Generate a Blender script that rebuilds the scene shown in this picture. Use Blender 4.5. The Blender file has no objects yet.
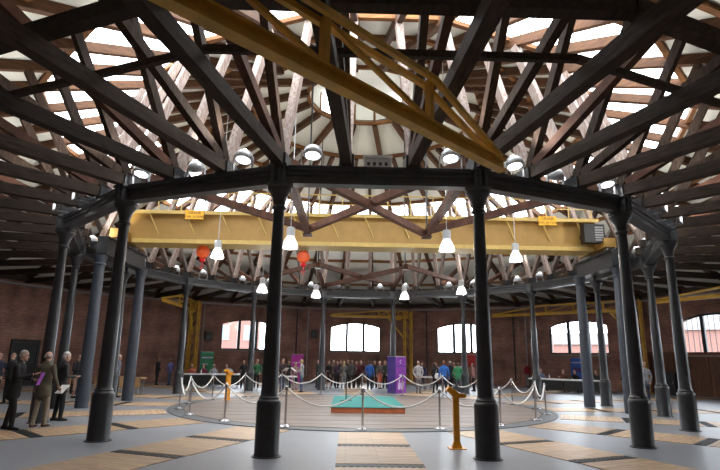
import bpy, bmesh, math, random
import numpy as np
from mathutils import Vector, Matrix
random.seed(7)
R = math.radians
SC = bpy.context.scene
COL = SC.collection

# ------------------------------------------------------------------ camera
F_PX, PITCH, ROLL, YAW = 523.545, 0.231267, 0.015117, 0.0203
CAM = Vector((-0.590, -20.429, 1.7615))
fw0 = Vector((math.sin(YAW), math.cos(YAW), 0)); rt0 = Vector((math.cos(YAW), -math.sin(YAW), 0))
fwd = fw0 * math.cos(PITCH) + Vector((0, 0, 1)) * math.sin(PITCH)
up0 = -fw0 * math.sin(PITCH) + Vector((0, 0, 1)) * math.cos(PITCH)
rgt = rt0 * math.cos(ROLL) + up0 * math.sin(ROLL)
upv = up0 * math.cos(ROLL) - rt0 * math.sin(ROLL)
cd = bpy.data.cameras.new('camera'); cam = bpy.data.objects.new('camera', cd); COL.objects.link(cam)
cd.sensor_fit = 'HORIZONTAL'; cd.sensor_width = 36; cd.lens = F_PX / 720 * 36; cd.clip_start = 0.05; cd.clip_end = 400
cam.matrix_world = Matrix(((rgt.x, upv.x, -fwd.x, CAM.x), (rgt.y, upv.y, -fwd.y, CAM.y), (rgt.z, upv.z, -fwd.z, CAM.z), (0, 0, 0, 1)))
SC.camera = cam

# ------------------------------------------------------------------ world and exposure
SKYLIGHT = 4.2
w = bpy.data.worlds.new('overcast_sky'); SC.world = w; w.use_nodes = True
bg = w.node_tree.nodes['Background']; bg.inputs[0].default_value = (0.86, 0.93, 1.0, 1); bg.inputs[1].default_value = 8.0
vs = SC.view_settings
vs.view_transform = 'Standard'; vs.look = 'None'; vs.gamma = 1; vs.use_curve_mapping = False; vs.exposure = 1.08
SC.cycles.use_denoising = True
SC.cycles.max_bounces = 8; SC.cycles.diffuse_bounces = 4; SC.cycles.glossy_bounces = 3
SC.cycles.caustics_reflective = False; SC.cycles.caustics_refractive = False

def ray(px, py):
    return (fwd + rgt * ((px - 360) / F_PX) + upv * (-(py - 235) / F_PX))
def gp(px, py, z=0.0):
    d = ray(px, py); t = (z - CAM.z) / d.z
    return CAM + d * t
def at_y(px, py, y):
    d = ray(px, py); t = (y - CAM.y) / d.y
    return CAM + d * t

# ------------------------------------------------------------------ materials
def nt(name):
    m = bpy.data.materials.new(name); m.use_nodes = True
    n = m.node_tree.nodes; l = m.node_tree.links
    return m, n, l, n['Principled BSDF']
def mat(name, col, rough=0.6, metal=0.0, var=0.25, scale=6.0, stretch=(1, 1, 1), bump=0.0, spec=0.5, objvar=0.0, col2=None):
    m, n, l, b = nt(name)
    b.inputs['Roughness'].default_value = rough; b.inputs['Metallic'].default_value = metal
    b.inputs['Specular IOR Level'].default_value = spec
    tc = n.new('ShaderNodeTexCoord'); mp = n.new('ShaderNodeMapping'); mp.inputs['Scale'].default_value = stretch
    l.new(tc.outputs['Object'], mp.inputs[0])
    no = n.new('ShaderNodeTexNoise'); no.inputs['Scale'].default_value = scale; no.inputs['Detail'].default_value = 6
    l.new(mp.outputs[0], no.inputs['Vector'])
    mx = n.new('ShaderNodeMix'); mx.data_type = 'RGBA'
    d = col2 or tuple(c * (1 - var) for c in col)
    e = col if col2 else tuple(min(1, c * (1 + var)) for c in col)
    mx.inputs[6].default_value = (*d, 1); mx.inputs[7].default_value = (*e, 1)
    cr = n.new('ShaderNodeMapRange'); cr.inputs[1].default_value = 0.3; cr.inputs[2].default_value = 0.7
    l.new(no.outputs[0], cr.inputs[0]); l.new(cr.outputs[0], mx.inputs[0])
    out = mx.outputs[2]
    if objvar:
        oi = n.new('ShaderNodeObjectInfo'); hs = n.new('ShaderNodeHueSaturation')
        mr = n.new('ShaderNodeMapRange'); mr.inputs[3].default_value = 1 - objvar; mr.inputs[4].default_value = 1 + objvar
        l.new(oi.outputs['Random'], mr.inputs[0]); l.new(mr.outputs[0], hs.inputs['Value']); l.new(out, hs.inputs['Color'])
        out = hs.outputs[0]
    l.new(out, b.inputs['Base Color'])
    if bump:
        bp = n.new('ShaderNodeBump'); bp.inputs['Strength'].default_value = bump; bp.inputs['Distance'].default_value = 0.02
        l.new(no.outputs[0], bp.inputs['Height']); l.new(bp.outputs[0], b.inputs['Normal'])
    return m
def emit(name, col, s):
    m, n, l, b = nt(name)
    b.inputs['Base Color'].default_value = (*col, 1); b.inputs['Emission Color'].default_value = (*col, 1)
    b.inputs['Emission Strength'].default_value = s; b.inputs['Roughness'].default_value = 0.4
    return m
M = {}
M['tie'] = mat('dark_timber', (0.036, 0.023, 0.016), 0.75, var=0.5, scale=3, stretch=(6, 1, 6), bump=0.4, objvar=0.35, spec=0.3)
M['rafter'] = mat('brown_timber', (0.080, 0.035, 0.015), 0.7, var=0.4, scale=3, stretch=(6, 1, 6), bump=0.3, objvar=0.3, spec=0.3)
M['purlin'] = mat('orange_brown_timber', (0.19, 0.080, 0.026), 0.7, var=0.4, scale=3, stretch=(1, 6, 6), bump=0.3, objvar=0.25, spec=0.3)
M['lime'] = mat('limewashed_timber', (0.44, 0.39, 0.36), 0.8, var=0.3, scale=4, stretch=(6, 6, 1), bump=0.3, objvar=0.35, col2=(0.22, 0.13, 0.10))
M['strut'] = mat('strut_timber', (0.050, 0.030, 0.020), 0.75, var=0.5, scale=3, stretch=(6, 6, 1), bump=0.3, objvar=0.4, spec=0.3)
M['brace'] = mat('red_brown_timber', (0.090, 0.038, 0.023), 0.7, var=0.4, scale=4, bump=0.3, objvar=0.2, spec=0.3)
M['lining'] = mat('cream_lining', (0.72, 0.72, 0.66), 0.8, var=0.08, scale=1.2, objvar=0.08)
M['glaze'] = emit('daylit_roof_glass', (0.93, 0.97, 1.0), SKYLIGHT)
M['iron'] = mat('charcoal_iron_paint', (0.033, 0.036, 0.041), 0.32, var=0.25, scale=5, bump=0.1)
M['beam'] = mat('ring_beam_grey_paint', (0.060, 0.063, 0.070), 0.30, var=0.2, scale=5, bump=0.1)
M['iron2'] = mat('blue_grey_iron_paint', (0.045, 0.055, 0.075), 0.42, var=0.2, scale=5, bump=0.1)
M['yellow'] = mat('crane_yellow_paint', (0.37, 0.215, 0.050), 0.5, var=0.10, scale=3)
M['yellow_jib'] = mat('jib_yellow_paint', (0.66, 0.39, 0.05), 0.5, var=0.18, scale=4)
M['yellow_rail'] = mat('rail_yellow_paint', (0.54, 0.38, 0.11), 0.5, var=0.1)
M['ypost'] = mat('orange_yellow_paint', (0.72, 0.30, 0.012), 0.4, var=0.1)
M['sign'] = mat('sign_yellow', (0.80, 0.42, 0.01), 0.5, var=0.05)
M['ink'] = mat('sign_ink', (0.10, 0.02, 0.01), 0.6, var=0.0)
M['orange'] = mat('orange_paint', (0.75, 0.10, 0.015), 0.4, var=0.15)
M['red'] = mat('red_paint', (0.62, 0.015, 0.02), 0.4, var=0.15)
M['black'] = mat('matt_black', (0.012, 0.012, 0.013), 0.5, var=0.2)
M['steel'] = mat('grey_steel', (0.35, 0.36, 0.38), 0.35, 0.7, var=0.1)
M['chrome'] = mat('chrome', (0.55, 0.55, 0.57), 0.22, 1.0, var=0.05)
M['rope'] = mat('white_rope', (0.80, 0.79, 0.78), 0.8, var=0.08, scale=40)
M['pipe'] = mat('pale_grey_pipe', (0.34, 0.35, 0.36), 0.5, var=0.1)
M['lampal'] = mat('lamp_aluminium', (0.55, 0.57, 0.60), 0.35, 0.3, var=0.05)
M['lamp'] = emit('lamp_glow', (1.0, 0.98, 0.95), 7.0)
M['bell'] = emit('frosted_bell_glow', (0.95, 0.97, 1.0), 0.45)
_n = M['bell'].node_tree.nodes; _l = M['bell'].node_tree.links; _t = _n.new('ShaderNodeBsdfTransparent'); _x = _n.new('ShaderNodeMixShader'); _x.inputs[0].default_value = 0.5
_l.new(_t.outputs[0], _x.inputs[1]); _l.new(_n['Principled BSDF'].outputs[0], _x.inputs[2]); _l.new(_x.outputs[0], _n['Material Output'].inputs[0])
M['teal'] = mat('teal_carpet', (0.025, 0.22, 0.20), 0.9, var=0.12, scale=30)
M['platside'] = mat('orange_wood_fascia', (0.46, 0.13, 0.05), 0.6, var=0.2, scale=4)
M['plank'] = mat('turntable_plank', (0.20, 0.155, 0.132), 0.5, var=0.22, scale=1.5, stretch=(0.6, 8, 1), objvar=0.14)
M['rim'] = mat('rim_grey', (0.10, 0.105, 0.115), 0.5, var=0.25)
M['grate'] = mat('dark_grate', (0.035, 0.035, 0.038), 0.5, 0.3, var=0.2)
M['white'] = mat('white_cloth', (0.75, 0.76, 0.78), 0.7, var=0.05)
M['tan'] = mat('tan_board', (0.45, 0.29, 0.15), 0.6, var=0.15)
M['doorwood'] = mat('red_brown_door', (0.13, 0.055, 0.03), 0.55, var=0.3, scale=3, stretch=(8, 8, 1), objvar=0.15)
M['frame'] = mat('dark_window_frame', (0.03, 0.035, 0.045), 0.5, var=0.1)
M['stone'] = mat('sill_stone', (0.30, 0.24, 0.20), 0.8, var=0.2)
M['screen'] = mat('grey_display', (0.30, 0.34, 0.38), 0.2, var=0.1)
M['paper'] = mat('white_paper', (0.80, 0.80, 0.82), 0.7, var=0.03)
M['extbrick'] = mat('pink_brick_outside', (0.13, 0.062, 0.05), 0.9, var=0.15)
M['extpale'] = mat('pale_stone_outside', (0.17, 0.16, 0.16), 0.9, var=0.08)
M['extglass'] = mat('outside_window_glass', (0.12, 0.15, 0.2), 0.15, var=0.1)
M['asphalt'] = mat('outside_ground', (0.2, 0.2, 0.2), 0.9, var=0.1)

def mk_brick():
    m, n, l, b = nt('dark_red_brick')
    tc = n.new('ShaderNodeTexCoord'); mp = n.new('ShaderNodeMapping'); mp.inputs['Rotation'].default_value = (R(90), 0, 0)
    l.new(tc.outputs['Object'], mp.inputs[0])
    br = n.new('ShaderNodeTexBrick'); br.inputs['Scale'].default_value = 1
    br.inputs['Brick Width'].default_value = 0.24; br.inputs['Row Height'].default_value = 0.083; br.inputs['Mortar Size'].default_value = 0.010
    br.inputs['Color1'].default_value = (0.36, 0.145, 0.10, 1); br.inputs['Color2'].default_value = (0.21, 0.095, 0.075, 1); br.inputs['Mortar'].default_value = (0.32, 0.26, 0.22, 1)
    l.new(mp.outputs[0], br.inputs['Vector'])
    no = n.new('ShaderNodeTexNoise'); no.inputs['Scale'].default_value = 0.9; no.inputs['Detail'].default_value = 8; l.new(tc.outputs['Object'], no.inputs['Vector'])
    mr = n.new('ShaderNodeMapRange'); mr.inputs[1].default_value = 0.3; mr.inputs[2].default_value = 0.7; mr.inputs[3].default_value = 0.55; mr.inputs[4].default_value = 1.45
    l.new(no.outputs[0], mr.inputs[0])
    hs = n.new('ShaderNodeHueSaturation'); l.new(br.outputs[0], hs.inputs['Color']); l.new(mr.outputs[0], hs.inputs['Value'])
    l.new(hs.outputs[0], b.inputs['Base Color']); b.inputs['Roughness'].default_value = 0.85
    bp = n.new('ShaderNodeBump'); bp.inputs['Strength'].default_value = 0.5; bp.inputs['Distance'].default_value = 0.02
    l.new(br.outputs['Fac'], bp.inputs['Height']); bp.invert = True; l.new(bp.outputs[0], b.inputs['Normal'])
    return m
M['brick'] = mk_brick()
def mk_floor():
    m, n, l, b = nt('grey_painted_floor')
    tc = n.new('ShaderNodeTexCoord')
    no = n.new('ShaderNodeTexNoise'); no.inputs['Scale'].default_value = 0.5; no.inputs['Detail'].default_value = 9; no.inputs['Roughness'].default_value = 0.6
    l.new(tc.outputs['Object'], no.inputs['Vector'])
    cr = n.new('ShaderNodeValToRGB'); cr.color_ramp.elements[0].position = 0.35; cr.color_ramp.elements[1].position = 0.68
    cr.color_ramp.elements[0].color = (0.215, 0.228, 0.26, 1); cr.color_ramp.elements[1].color = (0.275, 0.288, 0.32, 1)
    l.new(no.outputs[0], cr.inputs[0]); l.new(cr.outputs[0], b.inputs['Base Color'])
    mr = n.new('ShaderNodeMapRange'); mr.inputs[3].default_value = 0.36; mr.inputs[4].default_value = 0.41
    l.new(no.outputs[0], mr.inputs[0]); l.new(mr.outputs[0], b.inputs['Roughness'])
    return m
M['floor'] = mk_floor()
def mk_ply():
    m, n, l, b = nt('pale_plank_panel')
    tc = n.new('ShaderNodeTexCoord')
    br = n.new('ShaderNodeTexBrick'); br.inputs['Scale'].default_value = 1; br.inputs['Brick Width'].default_value = 1.6; br.inputs['Row Height'].default_value = 0.16
    br.inputs['Mortar Size'].default_value = 0.006; br.offset = 0.37
    br.inputs['Color1'].default_value = (0.55, 0.385, 0.235, 1); br.inputs['Color2'].default_value = (0.45, 0.30, 0.18, 1); br.inputs['Mortar'].default_value = (0.22, 0.14, 0.09, 1)
    l.new(tc.outputs['Object'], br.inputs['Vector'])
    mp = n.new('ShaderNodeMapping'); mp.inputs['Scale'].default_value = (1, 9, 1); l.new(tc.outputs['Object'], mp.inputs[0])
    no = n.new('ShaderNodeTexNoise'); no.inputs['Scale'].default_value = 2.0; no.inputs['Detail'].default_value = 7; l.new(mp.outputs[0], no.inputs['Vector'])
    mr = n.new('ShaderNodeMapRange'); mr.inputs[1].default_value = 0.3; mr.inputs[2].default_value = 0.7; mr.inputs[3].default_value = 0.72; mr.inputs[4].default_value = 1.25
    l.new(no.outputs[0], mr.inputs[0])
    oi = n.new('ShaderNodeObjectInfo'); mo = n.new('ShaderNodeMapRange'); mo.inputs[3].default_value = 0.85; mo.inputs[4].default_value = 1.12
    l.new(oi.outputs['Random'], mo.inputs[0])
    mu = n.new('ShaderNodeMath'); mu.operation = 'MULTIPLY'; l.new(mr.outputs[0], mu.inputs[0]); l.new(mo.outputs[0], mu.inputs[1])
    hs = n.new('ShaderNodeHueSaturation'); l.new(br.outputs[0], hs.inputs['Color']); l.new(mu.outputs[0], hs.inputs['Value'])
    l.new(hs.outputs[0], b.inputs['Base Color']); b.inputs['Roughness'].default_value = 0.45
    return m
M['ply'] = mk_ply()
def mk_glass():
    m, n, l, b = nt('window_glass')
    n.remove(b)
    tr = n.new('ShaderNodeBsdfTransparent'); gl = n.new('ShaderNodeBsdfGlossy'); gl.inputs['Roughness'].default_value = 0.05
    fr = n.new('ShaderNodeFresnel'); fr.inputs[0].default_value = 1.45; mx = n.new('ShaderNodeMixShader')
    l.new(fr.outputs[0], mx.inputs[0]); l.new(tr.outputs[0], mx.inputs[1]); l.new(gl.outputs[0], mx.inputs[2])
    l.new(mx.outputs[0], n['Material Output'].inputs[0])
    return m
M['glass'] = mk_glass()

# ------------------------------------------------------------------ mesh helpers
class MB:
    def __init__(s): s.v = []; s.f = []
    def add(s, v, f):
        k = len(s.v); s.v += [tuple(a) for a in v]; s.f += [tuple(i + k for i in q) for q in f]; return s
    def box(s, x0, x1, y0, y1, z0, z1):
        return s.add([(x0, y0, z0), (x1, y0, z0), (x1, y1, z0), (x0, y1, z0), (x0, y0, z1), (x1, y0, z1), (x1, y1, z1), (x0, y1, z1)],
                     [(3, 2, 1, 0), (4, 5, 6, 7), (0, 1, 5, 4), (1, 2, 6, 5), (2, 3, 7, 6), (3, 0, 4, 7)])
    def bar(s, a, b, wd, hg, up=(0, 0, 1)):
        a = Vector(a); b = Vector(b); d = (b - a).normalized(); u = Vector(up)
        if abs(d.dot(u)) > 0.98: u = Vector((0, 1, 0))
        x = d.cross(u).normalized() * wd / 2; y = x.cross(d).normalized() * hg / 2
        v = [a - x - y, a + x - y, a + x + y, a - x + y, b - x - y, b + x - y, b + x + y, b - x + y]
        return s.add(v, [(3, 2, 1, 0), (4, 5, 6, 7), (0, 1, 5, 4), (1, 2, 6, 5), (2, 3, 7, 6), (3, 0, 4, 7)])
    def lathe(s, prof, n=20, c=(0, 0, 0), cap=True):
        v = []; f = []
        for r, z in prof:
            for i in range(n):
                t = 2 * math.pi * i / n; v.append((c[0] + r * math.cos(t), c[1] + r * math.sin(t), c[2] + z))
        for j in range(len(prof) - 1):
            for i in range(n):
                k = (i + 1) % n; f.append((j * n + i, j * n + k, (j + 1) * n + k, (j + 1) * n + i))
        if cap: f.append(tuple(range(n - 1, -1, -1))); f.append(tuple(range((len(prof) - 1) * n, len(prof) * n)))
        return s.add(v, f)
    def tube(s, pts, r, n=8):
        pts = [Vector(p) for p in pts]; v = []; f = []
        for i, p in enumerate(pts):
            d = (pts[min(i + 1, len(pts) - 1)] - pts[max(i - 1, 0)]).normalized()
            u = Vector((0, 0, 1)) if abs(d.z) < 0.95 else Vector((1, 0, 0))
            x = d.cross(u).normalized(); y = x.cross(d)
            for k in range(n):
                t = 2 * math.pi * k / n; v.append(p + (x * math.cos(t) + y * math.sin(t)) * r)
        for j in range(len(pts) - 1):
            for i in range(n):
                k = (i + 1) % n; f.append((j * n + i, j * n + k, (j + 1) * n + k, (j + 1) * n + i))
        f.append(tuple(range(n - 1, -1, -1))); f.append(tuple(range((len(pts) - 1) * n, len(pts) * n)))
        return s.add(v, f)
    def prism(s, poly, y0, y1):       # polygon in x,z extruded along y
        n = len(poly)
        v = [(x, y0, z) for x, z in poly] + [(x, y1, z) for x, z in poly]
        f = [tuple(range(n)), tuple(range(2 * n - 1, n - 1, -1))] + [((i + 1) % n, i, n + i, n + (i + 1) % n) for i in range(n)]
        return s.add(v, f)
    def mesh(s, name, m, smooth=False):
        me = bpy.data.meshes.new(name); me.from_pydata(s.v, [], s.f)
        bm = bmesh.new(); bm.from_mesh(me); bmesh.ops.recalc_face_normals(bm, faces=bm.faces); bm.to_mesh(me); bm.free()
        for mm in (m if isinstance(m, list) else [m]): me.materials.append(mm)
        if smooth:
            me.polygons.foreach_set('use_smooth', [True] * len(me.polygons)); me.set_sharp_from_angle(angle=R(40))
        return me
    def build(s, name, m, parent=None, smooth=False, loc=None, rz=0):
        return obj(name, s.mesh(name, m, smooth), parent, loc, rz)
def obj(name, me, parent=None, loc=None, rz=0):
    o = bpy.data.objects.new(name, me); COL.objects.link(o)
    if parent: o.parent = parent
    if loc is not None: o.location = loc
    if rz: o.rotation_euler = (0, 0, rz)
    return o
def tag(o, label=None, cat=None, group=None, kind=None):
    if label: o['label'] = label
    if cat: o['category'] = cat
    if group: o['group'] = group
    if kind: o['kind'] = kind
    return o
def thing(name, label, cat, loc=(0, 0, 0), rz=0, group=None):
    return tag(obj(name, None, None, loc, rz), label, cat, group)
def copy_tree(o, parent=None):
    c = o.copy(); COL.objects.link(c); c.parent = parent
    for ch in list(o.children): copy_tree(ch, c)
    return c
def ordinal(n): return {1: 'first', 2: 'second', 3: 'third', 4: 'fourth', 5: 'fifth', 6: 'sixth', 7: 'seventh', 8: 'eighth', 9: 'ninth', 10: 'tenth'}[n]
def pol(r, deg, z=0.0): return Vector((r * math.sin(R(deg)), -r * math.cos(R(deg)), z))   # 0 degrees points at the camera

RING, APO, EAVE = 10.4, 20.8, 5.8
SLOPE = 0.36
LAMP_SPOT, ADDED_UPLIGHT = 70, 105
def roofz(a): return EAVE + SLOPE * (21.2 - a)
COMPASS = ['south', 'south_southeast', 'southeast', 'east_southeast', 'east', 'east_northeast', 'northeast', 'north_northeast', 'north',
           'north_northwest', 'northwest', 'west_northwest', 'west', 'west_southwest', 'southwest', 'south_southwest']

# ------------------------------------------------------------------ floor
floor = tag(MB().lathe([(21.9, -0.3), (21.9, 0.0)], 16).build('floor', M['floor']), 'grey painted floor with wooden strips radiating from the turntable', None, None, 'structure')
pl_long = MB().box(-0.755, 0.755, -0.90, 0.90, 0.0, 0.012).mesh('floor_panel', M['ply'])
gm = MB()
for i in range(13): gm.box(-0.75 + i * 0.1155, -0.75 + i * 0.1155 + 0.06, -0.11, 0.11, 0.0, 0.014)
gm.box(-0.755, 0.755, -0.12, 0.12, 0.0, 0.006)
grate = gm.mesh('grate', M['grate'])
for k in range(16):
    first = True
    for j in range(6):
        c = 7.82 + 2.11 * j
        if c > 19.6: break
        obj('floor_panel', pl_long, floor, pol(c, 22.5 * k), R(22.5 * k))
        obj('grate', grate, floor, pol(c + 1.055, 22.5 * k), R(22.5 * k))
# turntable
tt = thing('turntable', 'round timber turntable deck set flush in the middle of the floor', 'turntable')
MB().lathe([(6.85, 0.0), (6.85, 0.02), (6.35, 0.02), (6.35, 0.0)], 96, cap=False).build('rim', M['rim'], tt)
MB().lathe([(6.35, 0.0), (6.35, 0.004)], 96).build('bed', M['grate'], tt)
n = 30
for i in range(n):
    y0 = -6.3 + 12.6 * i / n + 0.008; y1 = -6.3 + 12.6 * (i + 1) / n - 0.008
    def hw(y): return math.sqrt(max(0.05, 6.3 ** 2 - y * y))
    a, b = hw(y0), hw(y1); z = 0.018 + random.uniform(0, 0.006)
    MB().add([(-a, y0, 0.003), (a, y0, 0.003), (b, y1, 0.003), (-b, y1, 0.003), (-a, y0, z), (a, y0, z), (b, y1, z), (-b, y1, z)],
             [(3, 2, 1, 0), (4, 5, 6, 7), (0, 1, 5, 4), (1, 2, 6, 5), (2, 3, 7, 6), (3, 0, 4, 7)]).build('plank', M['plank'], tt)

# ------------------------------------------------------------------ walls, windows, doors
HALF = APO * math.tan(R(11.25)) + 0.06
TH, WTOP = 0.55, 5.95
WX, SILL, SPR, CROWN = 1.95, 2.24, 4.06, 4.46
def arch(hw, spr, crown, n=14):
    h = crown - spr; rad = (hw * hw + h * h) / (2 * h); a = math.asin(hw / rad)
    return [(rad * math.sin(t), spr - rad * math.cos(a) + rad * math.cos(t)) for t in [-a + 2 * a * i / n for i in range(n + 1)]]
walls = {}; win_no = 0
WINDOWS = [3, 4, 5, 6, 7, 8, 9]
for k in range(16):
    m = MB(); L0, L1 = -HALF, HALF
    if k in WINDOWS:
        m.box(L0, -WX, 0, TH, 0, WTOP); m.box(WX, L1, 0, TH, 0, WTOP); m.box(-WX, WX, 0, TH, 0, SILL)
        ar = arch(WX, SPR, CROWN)
        m.prism([(-WX, WTOP)] + ar + [(WX, WTOP)], 0, TH)
    else:
        m.box(L0, L1, 0, TH, 0, WTOP)
    wl = m.build('wall_' + COMPASS[k], M['brick'], None, False, pol(APO, 22.5 * k), R(22.5 * k + 180))
    # local +y points outwards after this turn: wall built from y=0 (inner face) to y=TH
    walls[k] = tag(wl, 'dark red brick wall of the roundhouse, %s side' % COMPASS[k].replace('_', ' '), None, None, 'structure')
    # inner plinth band and brick string course
    MB().box(-HALF, HALF, -0.05, 0.0, 0, 0.35).build('plinth', M['brick'], wl)
    if k in WINDOWS:
        win_no += 1
        wn = tag(obj('window_%d' % win_no, None, None, pol(APO, 22.5 * k), R(22.5 * k + 180)), 'segmental arched window in the %s wall' % COMPASS[k].replace('_', ' '), None, None, 'structure')
        MB().box(-WX - 0.12, WX + 0.12, -0.09, 0.30, SILL - 0.12, SILL).build('window_sill', M['stone'], wn)
        y0, y1 = 0.16, 0.26
        fr = MB()
        outer = arch(WX, SPR, CROWN); inner = arch(WX - 0.09, SPR, CROWN - 0.09)
        for i in range(len(outer) - 1):
            (a, b), (c, d) = outer[i], outer[i + 1]; (e, f), (g, h) = inner[i], inner[i + 1]
            fr.prism([(a, b), (c, d), (g, h), (e, f)], y0, y1)
        fr.box(-WX, -WX + 0.09, y0, y1, SILL, SPR); fr.box(WX - 0.09, WX, y0, y1, SILL, SPR); fr.box(-WX, WX, y0, y1, SILL, SILL + 0.09)
        fr.build('window_frame', M['frame'], wn)
        rad_h = CROWN - SPR
        def top(x):
            h = rad_h; rr = (WX * WX + h * h) / (2 * h); return SPR + h - rr + math.sqrt(rr * rr - x * x)
        for x in (-WX / 3, WX / 3):
            MB().box(x - 0.10, x + 0.10, y0 - 0.02, y1 + 0.02, SILL, top(x) - 0.05).build('mullion', M['frame'], wn)
        for i in range(3):
            xa = -WX + 0.08 + (2 * WX - 0.16) * i / 3; xb = -WX + 0.08 + (2 * WX - 0.16) * (i + 1) / 3
            xs = [xa + (xb - xa) * q / 6 for q in range(7)]
            pn = MB().prism([(xa, SILL + 0.05)] + [(x, top(x) - 0.06) for x in xs] + [(xb, SILL + 0.05)], 0.205, 0.211).build('pane', M['glass'], wn)
            if k <= 5:
                for q in range(1, 4):
                    x = xa + (xb - xa) * q / 4
                    MB().box(x - 0.012, x + 0.012, 0.19, 0.225, SILL + 0.05, top(x) - 0.07).build('glazing_bar', M['frame'], pn)
pipe = tag(obj('trim_1', None), 'pale grey eaves pipe running round the top of the brick walls', None, None, 'structure')
for k in range(16):
    MB().tube([(-HALF + 0.04, -0.12, 5.48), (HALF - 0.04, -0.12, 5.48)], 0.055, 8).build('pipe_length', M['pipe'], pipe, True, pol(APO, 22.5 * k), R(22.5 * k + 180))
plate = tag(obj('trim_2', None), 'dark timber wall plate on top of the brick walls', None, None, 'structure')
for k in range(16):
    MB().box(-HALF, HALF, 0.02, 0.4, WTOP - 0.28, WTOP - 0.02).build('plate_length', M['tie'], plate, False, pol(APO - 0.3, 22.5 * k), R(22.5 * k + 180))
def on_wall(px, py, k, off=0.0):   # point on the inner face of wall k seen at a pixel
    nrm = pol(1, 22.5 * k); d = ray(px, py); t = (APO - off - CAM.dot(nrm)) / d.dot(nrm); return CAM + d * t
def wall_local(p, k):              # lateral coordinate along the wall in the wall's own frame
    lx = Vector((math.cos(R(22.5 * k + 180)), math.sin(R(22.5 * k + 180)), 0)); return (p - pol(APO, 22.5 * k)).dot(lx)

def plank_door(name, k, x0, x1, h, leaves, m, label):
    d = tag(obj(name, None, None, pol(APO, 22.5 * k), R(22.5 * k + 180)), label, None, None, 'structure')
    fr = MB().box(x0 - 0.15, x0, -0.10, 0, 0, h + 0.15); fr.box(x1, x1 + 0.15, -0.10, 0, 0, h + 0.15); fr.box(x0, x1, -0.10, 0, h, h + 0.15)
    fr.build('door_frame', m, d)
    wl = (x1 - x0) / leaves
    for i in range(leaves):
        a = x0 + wl * i + 0.015
        nb = 6; bw = (wl - 0.03) / nb
        leaf = MB().box(a, a + wl - 0.03, -0.05, -0.005, 0.03, h - 0.01).build('door_leaf', m, d)
        for q in range(nb):
            MB().box(a + bw * q + 0.006, a + bw * (q + 1) - 0.006, -0.075, -0.05, 0.04, h - 0.02).build('plank', m, leaf)
        MB().box(a + 0.05, a + wl - 0.08, -0.10, -0.075, 1.25, 1.40).build('ledge', m, leaf)
    return d
plank_door('door_1', 5, -3.9, 3.1, 2.22, 6, M['doorwood'], 'wide red brown plank doors below the rightmost arched window')
plank_door('door_2', 11, 1.2, 2.6, 2.35, 2, M['black'], 'dark double door in the brick wall behind the people at left')
# ------------------------------------------------------------------ roof
deck = MB()
for k in range(16):
    a0, a1 = 22.5 * k - 11.25, 22.5 * k + 11.25; c = math.cos(R(11.25))
    zs = 0.22
    def ring_poly(ain, aout):
        return [pol(aout / c, a0, roofz(aout) + zs), pol(aout / c, a1, roofz(aout) + zs), pol(ain / c, a1, roofz(ain) + zs), pol(ain / c, a0, roofz(ain) + zs)]
    for ain, aout in ((11.4, 21.9), (2.4, 8.5)):
        deck.add(ring_poly(ain, aout), [(0, 1, 2, 3)])
ceiling = tag(deck.build('ceiling', M['tie']), 'conical timber roof with cream boarding and a ring of roof glazing', None, None, 'structure')
DELTA = (-11.25, -3.75, 3.75, 11.25)
def facet_quad(ain, aout, d0, d1, z0, z1, inset=0.02):
    v = []
    for zz in (z0, z1):
        for a, d in ((aout - inset, d0), (aout - inset, d1), (ain + inset, d1), (ain + inset, d0)):
            v.append(pol(a / math.cos(R(d)), d, roofz(a) + zz))
    return MB().add(v, [(3, 2, 1, 0), (4, 5, 6, 7), (0, 1, 5, 4), (1, 2, 6, 5), (2, 3, 7, 6), (3, 0, 4, 7)])
BANDS = [(17.9, 21.6), (14.65, 17.9), (11.4, 14.65), (4.7, 8.5), (2.4, 4.7)]
for ain, aout in BANDS:
    for s in range(3):
        me = facet_quad(ain, aout, DELTA[s], DELTA[s + 1], 0.10, 0.13).mesh('roof_panel', M['lining'])
        for k in range(16): obj('roof_panel', me, ceiling, (0, 0, 0), R(22.5 * k))
for ain, aout in ((8.5, 9.95), (9.95, 11.4)):
    for s in range(3):
        me = facet_quad(ain, aout, DELTA[s], DELTA[s + 1], 0.10, 0.125, 0.03).mesh('roof_glass', M['glaze'])
        for k in range(16): obj('roof_glass', me, ceiling, (0, 0, 0), R(22.5 * k))
def radial_bar(a, b, wd, hg):      # a, b = (r, z) at angle 0
    return MB().bar((0, -a[0], a[1]), (0, -b[0], b[1]), wd, hg)
def rr(a, dl): return a / math.cos(R(dl))
defs = []
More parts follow.
